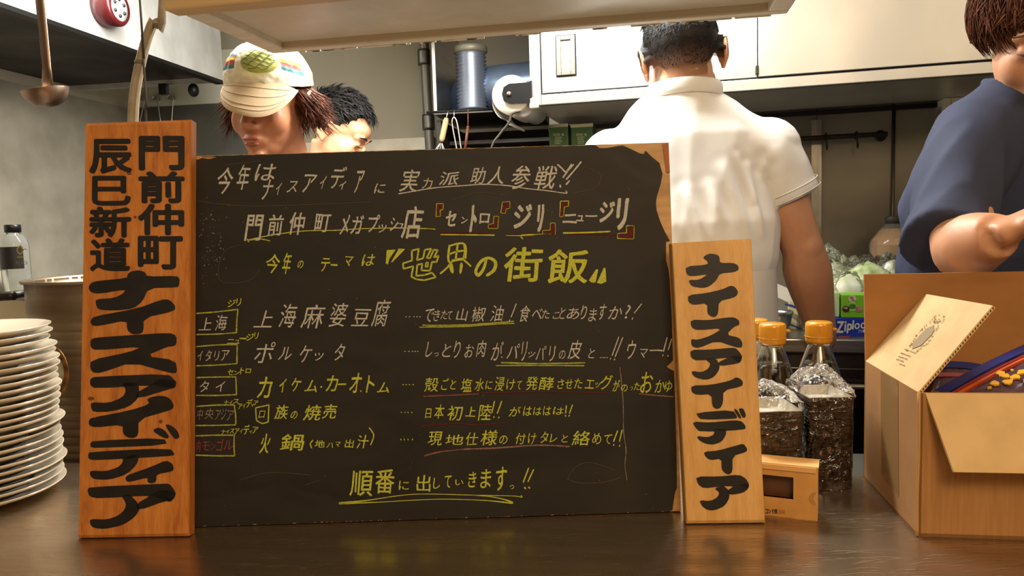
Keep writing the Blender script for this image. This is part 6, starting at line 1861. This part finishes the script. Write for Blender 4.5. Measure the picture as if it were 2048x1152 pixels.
mb.ell(eR + V((.006, -.012, 0)), (.034, .036, .042))
hand_shapes(mb, wR, (.02, .05, -1), (-1, .3, 0), 1, 30, 1.05); hand_shapes(mb, wL, (.2, 1, 0), (0, 0, -1), -1)
leg_shapes(mb, lat, pel)
body = remeshed(mb, 'body', M_SKB, pc_, .0048, 3)
face_details(H, pc_, M_HAIRB)


def foldC(co):
    # diagonal pull folds from the right armpit down the back
    a = 0
    for (x0, y0, x1, y1, w, am) in ((1505, 330, 1530, 470, .006, .010), (1450, 335, 1500, 478, .008, .009), (1420, 370, 1440, 440, .007, .007), (1372, 380, 1408, 478, .007, .009), (1480, 310, 1512, 400, .005, .007), (1540, 318, 1548, 345, .006, .01), (1340, 400, 1350, 470, .01, .005)):
        p = foldpts[(x0, y0)]; q = foldpts[(x1, y1, 1)]
        d_ = q - p; t_ = max(0, min(1, (co - p).dot(d_) / d_.length_squared)); c = p + d_ * t_
        ds = math.hypot(co.x - c.x, co.z - c.z)
        am *= .5; w *= 1.25
        if co.y < Y: a += am * math.exp(-(ds / w) ** 2) * math.sin(math.pi * (.12 + .76 * t_)) - am * .5 * math.exp(-((ds - w * 2.2) / (w * 1.3)) ** 2) * math.sin(math.pi * (.12 + .76 * t_))
    return a


foldpts = {}
for (x0, y0, x1, y1) in ((1505, 330, 1530, 470), (1450, 335, 1500, 478), (1420, 370, 1440, 440), (1372, 380, 1408, 478), (1480, 310, 1512, 400), (1540, 318, 1548, 345), (1340, 400, 1350, 470)):
    foldpts[(x0, y0)] = atY(x0, y0, Y - .12); foldpts[(x1, y1, 1)] = atY(x1, y1, Y - .12)
mb = MB()
hemL, hemR = atY(1215, 700, Y), atY(1545, 640, Y)
mb.tube([V((pel.x - .005, Y + .0, 1.0)), V((pel.x - .005, Y, 1.06)), V((pel.x - .01, Y, 1.14)), V((ch_.x, Y, ch_.z - .04)), V((ch_.x, Y, ch_.z + .03)), V(((sl.x + sr.x) / 2 * .6 + nk.x * .4, Y, nk.z - .075)), V((nk.x, Y, nk.z - .035)), V((nk.x, Y, nk.z + .005))],
        [(.182, .128), (.184, .130), (.178, .125), (.190, .138), (.196, .136), (.165, .100), (.094, .084), (.078, .076)], 40, lat=lat)
for s_, q in ((-1, sl), (1, sr)):
    mb.tube(cr([nk + V((s_ * .01, 0, -.03)), nk + V((s_ * .055, 0, -.048)), nk.lerp(q, .62) + V((0, 0, -.022)), q + V((-s_ * .01, 0, -.006))], 4), [.07 + .0 * i for i in range(13)], 24)
mb.tube([sl + V((.03, 0, .005)), sl, sl + (eL - sl) * .35, sl + (eL - sl) * .8], [.060, .070, .073, .080], 24)
se = atY(1577, 398, Y - .01)
mb.tube([sr + V((-.03, 0, .004)), sr + V((-.004, 0, -.004)), sr.lerp(se, .5), se], [(.06, .062), (.072, .072), (.070, .072), (.066, .074)], 28, lat=(1, 0, 0))
mb.ell(sr, (.073, .07, .070)); mb.ell(sl, (.073, .07, .070))
mb.tube([nk + V((0, 0, .0)), nk + V((0, 0, .016))], [(.078, .076), (.074, .072)], 32, lat=lat)
remeshed(mb, 'shirt', mat('white_tshirt', 'E4E2DC', .9, bump=.03, bscale=(300, 300, 300)), pc_, .0058, 4, shirt_disp(.0035, 15, (.25, 0, 1), 21, foldC), label='white short sleeved T-shirt')
mb = MB(); N_ = 32                # ribbed collar
mb.tube([nk + V((math.sin(2 * math.pi * i / N_) * .078, -math.cos(2 * math.pi * i / N_) * .076, .020 + .006 * math.cos(2 * math.pi * i / N_))) for i in range(N_)], [(.016, .0045)] * N_, 10, lat=(0, 0, 1), close=True)
mb.build('collar', MATS['white_tshirt'], pc_)
mb = MB(); dse = (se - sr).normalized()
for k_ in (.006, .022):
    c = se - dse * k_; ax = V((1, 0, 0)); ax = (ax - dse * ax.dot(dse)).normalized(); bx = dse.cross(ax)
    mb.tube([c + ax * math.cos(a) * .0722 + bx * math.sin(a) * .0760 for a in [R(12 * i) for i in range(30)]], .0011, 6, close=True)
mb.build('sleeve_hem', mat('hem_white', 'CFCCC4', .9), pc_)
mb = MB(); mb.tube([pel + V((0, 0, .10)), pel + V((0, 0, -.10))], [(.172, .124), (.182, .132)], 24, lat=lat)
for s_ in (1, -1):
    hip = pel + lat * s_ * .088 - V((0, 0, .05)); mb.tube([hip, V((hip.x, hip.y, .48)), V((hip.x, hip.y, .10))], [.104, .078, .065], 18)
remeshed(mb, 'trousers', mat('grey_trousers', '3A3B40', .85), pc_, .012, 2)
# pale apron hanging at the right hip
mb = MB(); P = []
for j in range(12):
    z = 1.20 - j * .035
    for i in range(15):
        a = R(-70 + i * 16); P.append(V((pel.x + math.sin(a) * (.186 + .004 * j / 4), Y - math.cos(a) * .14 + .004 * math.sin(i * 1.7 + j * .3), z)))
mb.add(P, [[j * 15 + i, j * 15 + i + 1, (j + 1) * 15 + i + 1, (j + 1) * 15 + i] for j in range(11) for i in range(14)], 0, True)
mb.build('apron', mat('pale_apron', 'DDDAD3', .85), pc_)
# fade haircut: dark base on top, fine stubble down the nape
R3c = H.to_3x3()


def hairC():
    for i in range(11000):
        az = R(random.uniform(-180, 180)); el = R(random.uniform(-52, 90))
        ad = abs(math.degrees(az))
        if el < R(30) and ad > 125: continue
        if el < R(2) and ad > 88: continue
        if el < R(-18) and ad > 62: continue
        dens = 1 if el > R(-10) else max(0.04, 1 + (math.degrees(el) + 10) / 42)
        if random.random() > dens: continue
        p, n = scalp(H, body, az, el, .0005)
        f_ = (R3c @ V((random.gauss(0, .3), -.5, random.gauss(-.3, .3)))).normalized(); t_ = (f_ - n * f_.dot(n)).normalized()
        top = el > R(38)
        l = random.uniform(.012, .030) if top else (random.uniform(.005, .010) if el > R(0) else random.uniform(.002, .004))
        yield p, [p + n * l * .35 + t_ * l * .5, p + n * l * .4 + t_ * l], random.uniform(.0012, .0022) if top else random.uniform(.0005, .0009)


random.seed(12)
mb = MB(); vs = []; fs = []; NA, NE = 48, 20
for j in range(NE + 1):
    for i in range(NA):
        az = 2 * math.pi * i / NA; ad = abs(((math.degrees(az) + 180) % 360) - 180)
        lo_ = R((-20 if ad < 66 else (-6 if ad < 96 else 34)) + 4 * math.sin(i * 2.3)); el = lo_ + (math.pi / 2 - lo_) * j / NE
        p, n = scalp(H, body, az, el, .0022 if j else -.002); vs.append(p)
for j in range(NE):
    for i in range(NA): fs.append([j * NA + i, j * NA + (i + 1) % NA, (j + 1) * NA + (i + 1) % NA, (j + 1) * NA + i])
mb.add(vs, fs, 0, True); mb.build('hair_base', mat('black_hair_base', '15110F', .55, bump=.6, bscale=(260, 260, 260)), pc_)
def stubble_mat(z0, z1):
    m = mat('faded_stubble', '120E0C', .6); nt = m.node_tree; N = nt.nodes; L = nt.links
    b = N['Principled BSDF']; tc = N.new('ShaderNodeTexCoord'); sx = N.new('ShaderNodeSeparateXYZ'); L.new(tc.outputs['Generated'], sx.inputs[0])
    mr = N.new('ShaderNodeMapRange'); mr.inputs[1].default_value = .0; mr.inputs[2].default_value = .8; mr.inputs[3].default_value = 0; mr.inputs[4].default_value = 1.0
    L.new(sx.outputs[2], mr.inputs[0])
    nz = N.new('ShaderNodeTexNoise'); nz.inputs['Scale'].default_value = 900; nz.inputs['Detail'].default_value = 2; L.new(tc.outputs['Object'], nz.inputs[0])
    ad = N.new('ShaderNodeMath'); ad.operation = 'MULTIPLY_ADD'; ad.inputs[1].default_value = .5; ad.inputs[2].default_value = -.25; L.new(nz.outputs[0], ad.inputs[0])
    a2 = N.new('ShaderNodeMath'); a2.operation = 'ADD'; a2.use_clamp = True; L.new(mr.outputs[0], a2.inputs[0]); L.new(ad.outputs[0], a2.inputs[1])
    L.new(a2.outputs[0], b.inputs['Alpha']); return m


mb = MB(); vs = []; fs = []; NA, NE = 40, 16
for j in range(NE + 1):
    for i in range(NA + 1):
        az = R(-100 + 200 * i / NA); ad = abs(math.degrees(az))
        lo_ = -60 + max(0, ad - 45) * .75; el = R(lo_ + (-2 - lo_) * j / NE)
        p, n = scalp(H, body, az, el, .0012); vs.append(p)
for j in range(NE):
    for i in range(NA): fs.append([j * (NA + 1) + i, j * (NA + 1) + i + 1, (j + 1) * (NA + 1) + i + 1, (j + 1) * (NA + 1) + i])
mb.add(vs, fs, 0, True); mb.build('faded_nape', stubble_mat(0, 1), pc_)
strands(hairC(), 'hair', M_HAIRB, pc_)

# ---- D: man in navy shirt leaning over the cardboard box
Y = 1.20
cD = atY(2076, 70, Y)
H = head_matrix(cD, -20, 24, -6, 1.0)
pd_ = person('brown haired man in navy shirt reaching over the cardboard box at right', (cD.x, Y + .1, 0))
shR = atY(1958, 272, Y + .03); nk = atY(2085, 168, Y + .05); shL = nk + (nk - shR) * 1.0 + V((.05, .02, -.02)); shL.z = shR.z
lat = (shL - shR); lat.z = 0; lat.normalize()
elb = atY(1926, 494, Y - .15); wr_ = atY(1998, 470, Y - .22); eL = shL + V((.06, -.04, -.26)); wL = eL + V((-.16, -.15, .02))
pel = V((nk.x + .03, Y + .30, .92)); ch_ = nk.lerp(pel, .33)
mb = MB(); head_shapes(mb, H, False); torso_shapes(mb, lat, pel, nk.lerp(pel, .68), ch_, nk - V((0, 0, .06)), nk, H @ V((0, .015, -.03)))
am_ = [(*shR, .050), (*atY(1925, 372, Y - .045), .044), (*elb, .041), (*elb.lerp(wr_, .35), .043), (*wr_, .030)]
am_ = cr(am_, 5); mb.tube([V(q[:3]) for q in am_], [q[3] for q in am_], 18); arm_shapes(mb, shL, eL, wL)
mb.ell(elb, (.041, .041, .041))
hand_shapes(mb, wr_, (1, -.10, .50), (.2, -.2, -1), -1, 28, 1.02); hand_shapes(mb, wL, (-1, -.3, -.1), (0, 0, -1), 1, 28)
leg_shapes(mb, lat, pel)
body = remeshed(mb, 'body', M_SKB, pd_, .0048, 3); face_details(H, pd_, M_HAIRBR)
# hollow sleeve + shirt
mb = MB()
torso_shapes(mb, lat, pel - V((0, 0, .03)), nk.lerp(pel, .6), ch_, nk - V((0, 0, .045)), nk - V((0, 0, .03)), nk - V((0, 0, .01)), 1.16)
sp = [atY(1918, 370, Y - .040), atY(1904, 448, Y - .085), atY(1890, 494, Y - .12)]; dsl = (sp[2] - sp[1]).normalized()
mb.tube([shR + (nk - shR) * .45, shR, sp[0], sp[1], sp[2], sp[2] - dsl * .004, sp[2] - dsl * .07], [(.060, .060), (.066, .070), (.058, .066), (.055, .064), (.060, .064), (.050, .054), (.045, .045)], 28, lat=(1, 0, 0))
mb.ell(shR + V((.006, 0, -.0)), (.068, .074, .068))
mb.tube([shL + (nk - shL) * .45, shL, shL.lerp(eL, .5), shL.lerp(eL, .9)], [.06, .072, .068, .072], 24)
M_NAVY = mat('navy_cotton', '30364E', .85, nscale=(6, 6, 6), col2='282D42', bump=.05, bscale=(300, 300, 300))
remeshed(mb, 'shirt', M_NAVY, pd_, .0058, 3, shirt_disp(.011, 13, (.45, 0, 1), 33), label='navy short sleeved shirt')
mb = MB(); N_ = 28
mb.tube([nk + V((math.sin(2 * math.pi * i / N_) * .083, -math.cos(2 * math.pi * i / N_) * .080, -.004 - .012 * math.cos(2 * math.pi * i / N_))) for i in range(N_)], [(.016, .006)] * N_, 10, lat=(0, 0, 1), close=True)
mb.build('collar', M_NAVY, pd_)
mb = MB(); mb.tube([pel, pel + V((0, 0, -.10))], [(.175, .128), (.178, .13)], 24, lat=lat)
for s_ in (1, -1):
    hip = pel + lat * s_ * .088 - V((0, 0, .05)); mb.tube([hip, V((hip.x, hip.y, .48)), V((hip.x, hip.y, .10))], [.104, .078, .065], 18)
remeshed(mb, 'trousers', MATS['dark_trousers'], pd_, .012, 2)
R3d = H.to_3x3()


def hairD():
    for i in range(4200):
        az = R(random.uniform(-180, 180)); el = R(random.uniform(8, 88)); ad = abs(math.degrees(az))
        lim = R(-6 if ad > 150 else (-8 - (150 - ad) * .9 if ad > 112 else -42))
        st = R(random.uniform(34, 58)); e_ = max(el - st, lim + R(random.uniform(-5, 6)))
        da = random.gauss(0, .05); o_ = random.uniform(.006, .016)
        P = [skull(H, az + da * k_, el + (e_ - el) * k_ / 5, o_ * (1 if k_ < 4 else .85))[0] for k_ in range(6)]
        yield P[0], P[1:], random.uniform(.0010, .0020)


random.seed(15)
mb = MB(); mb.ell(H @ V((0, .022, .048)), (.079, .095, .083), R3d.normalized().to_4x4(), 28); mb.build('hair_base', M_HAIRBR, pd_)
strands(hairD(), 'hair', M_HAIRBR, pd_)
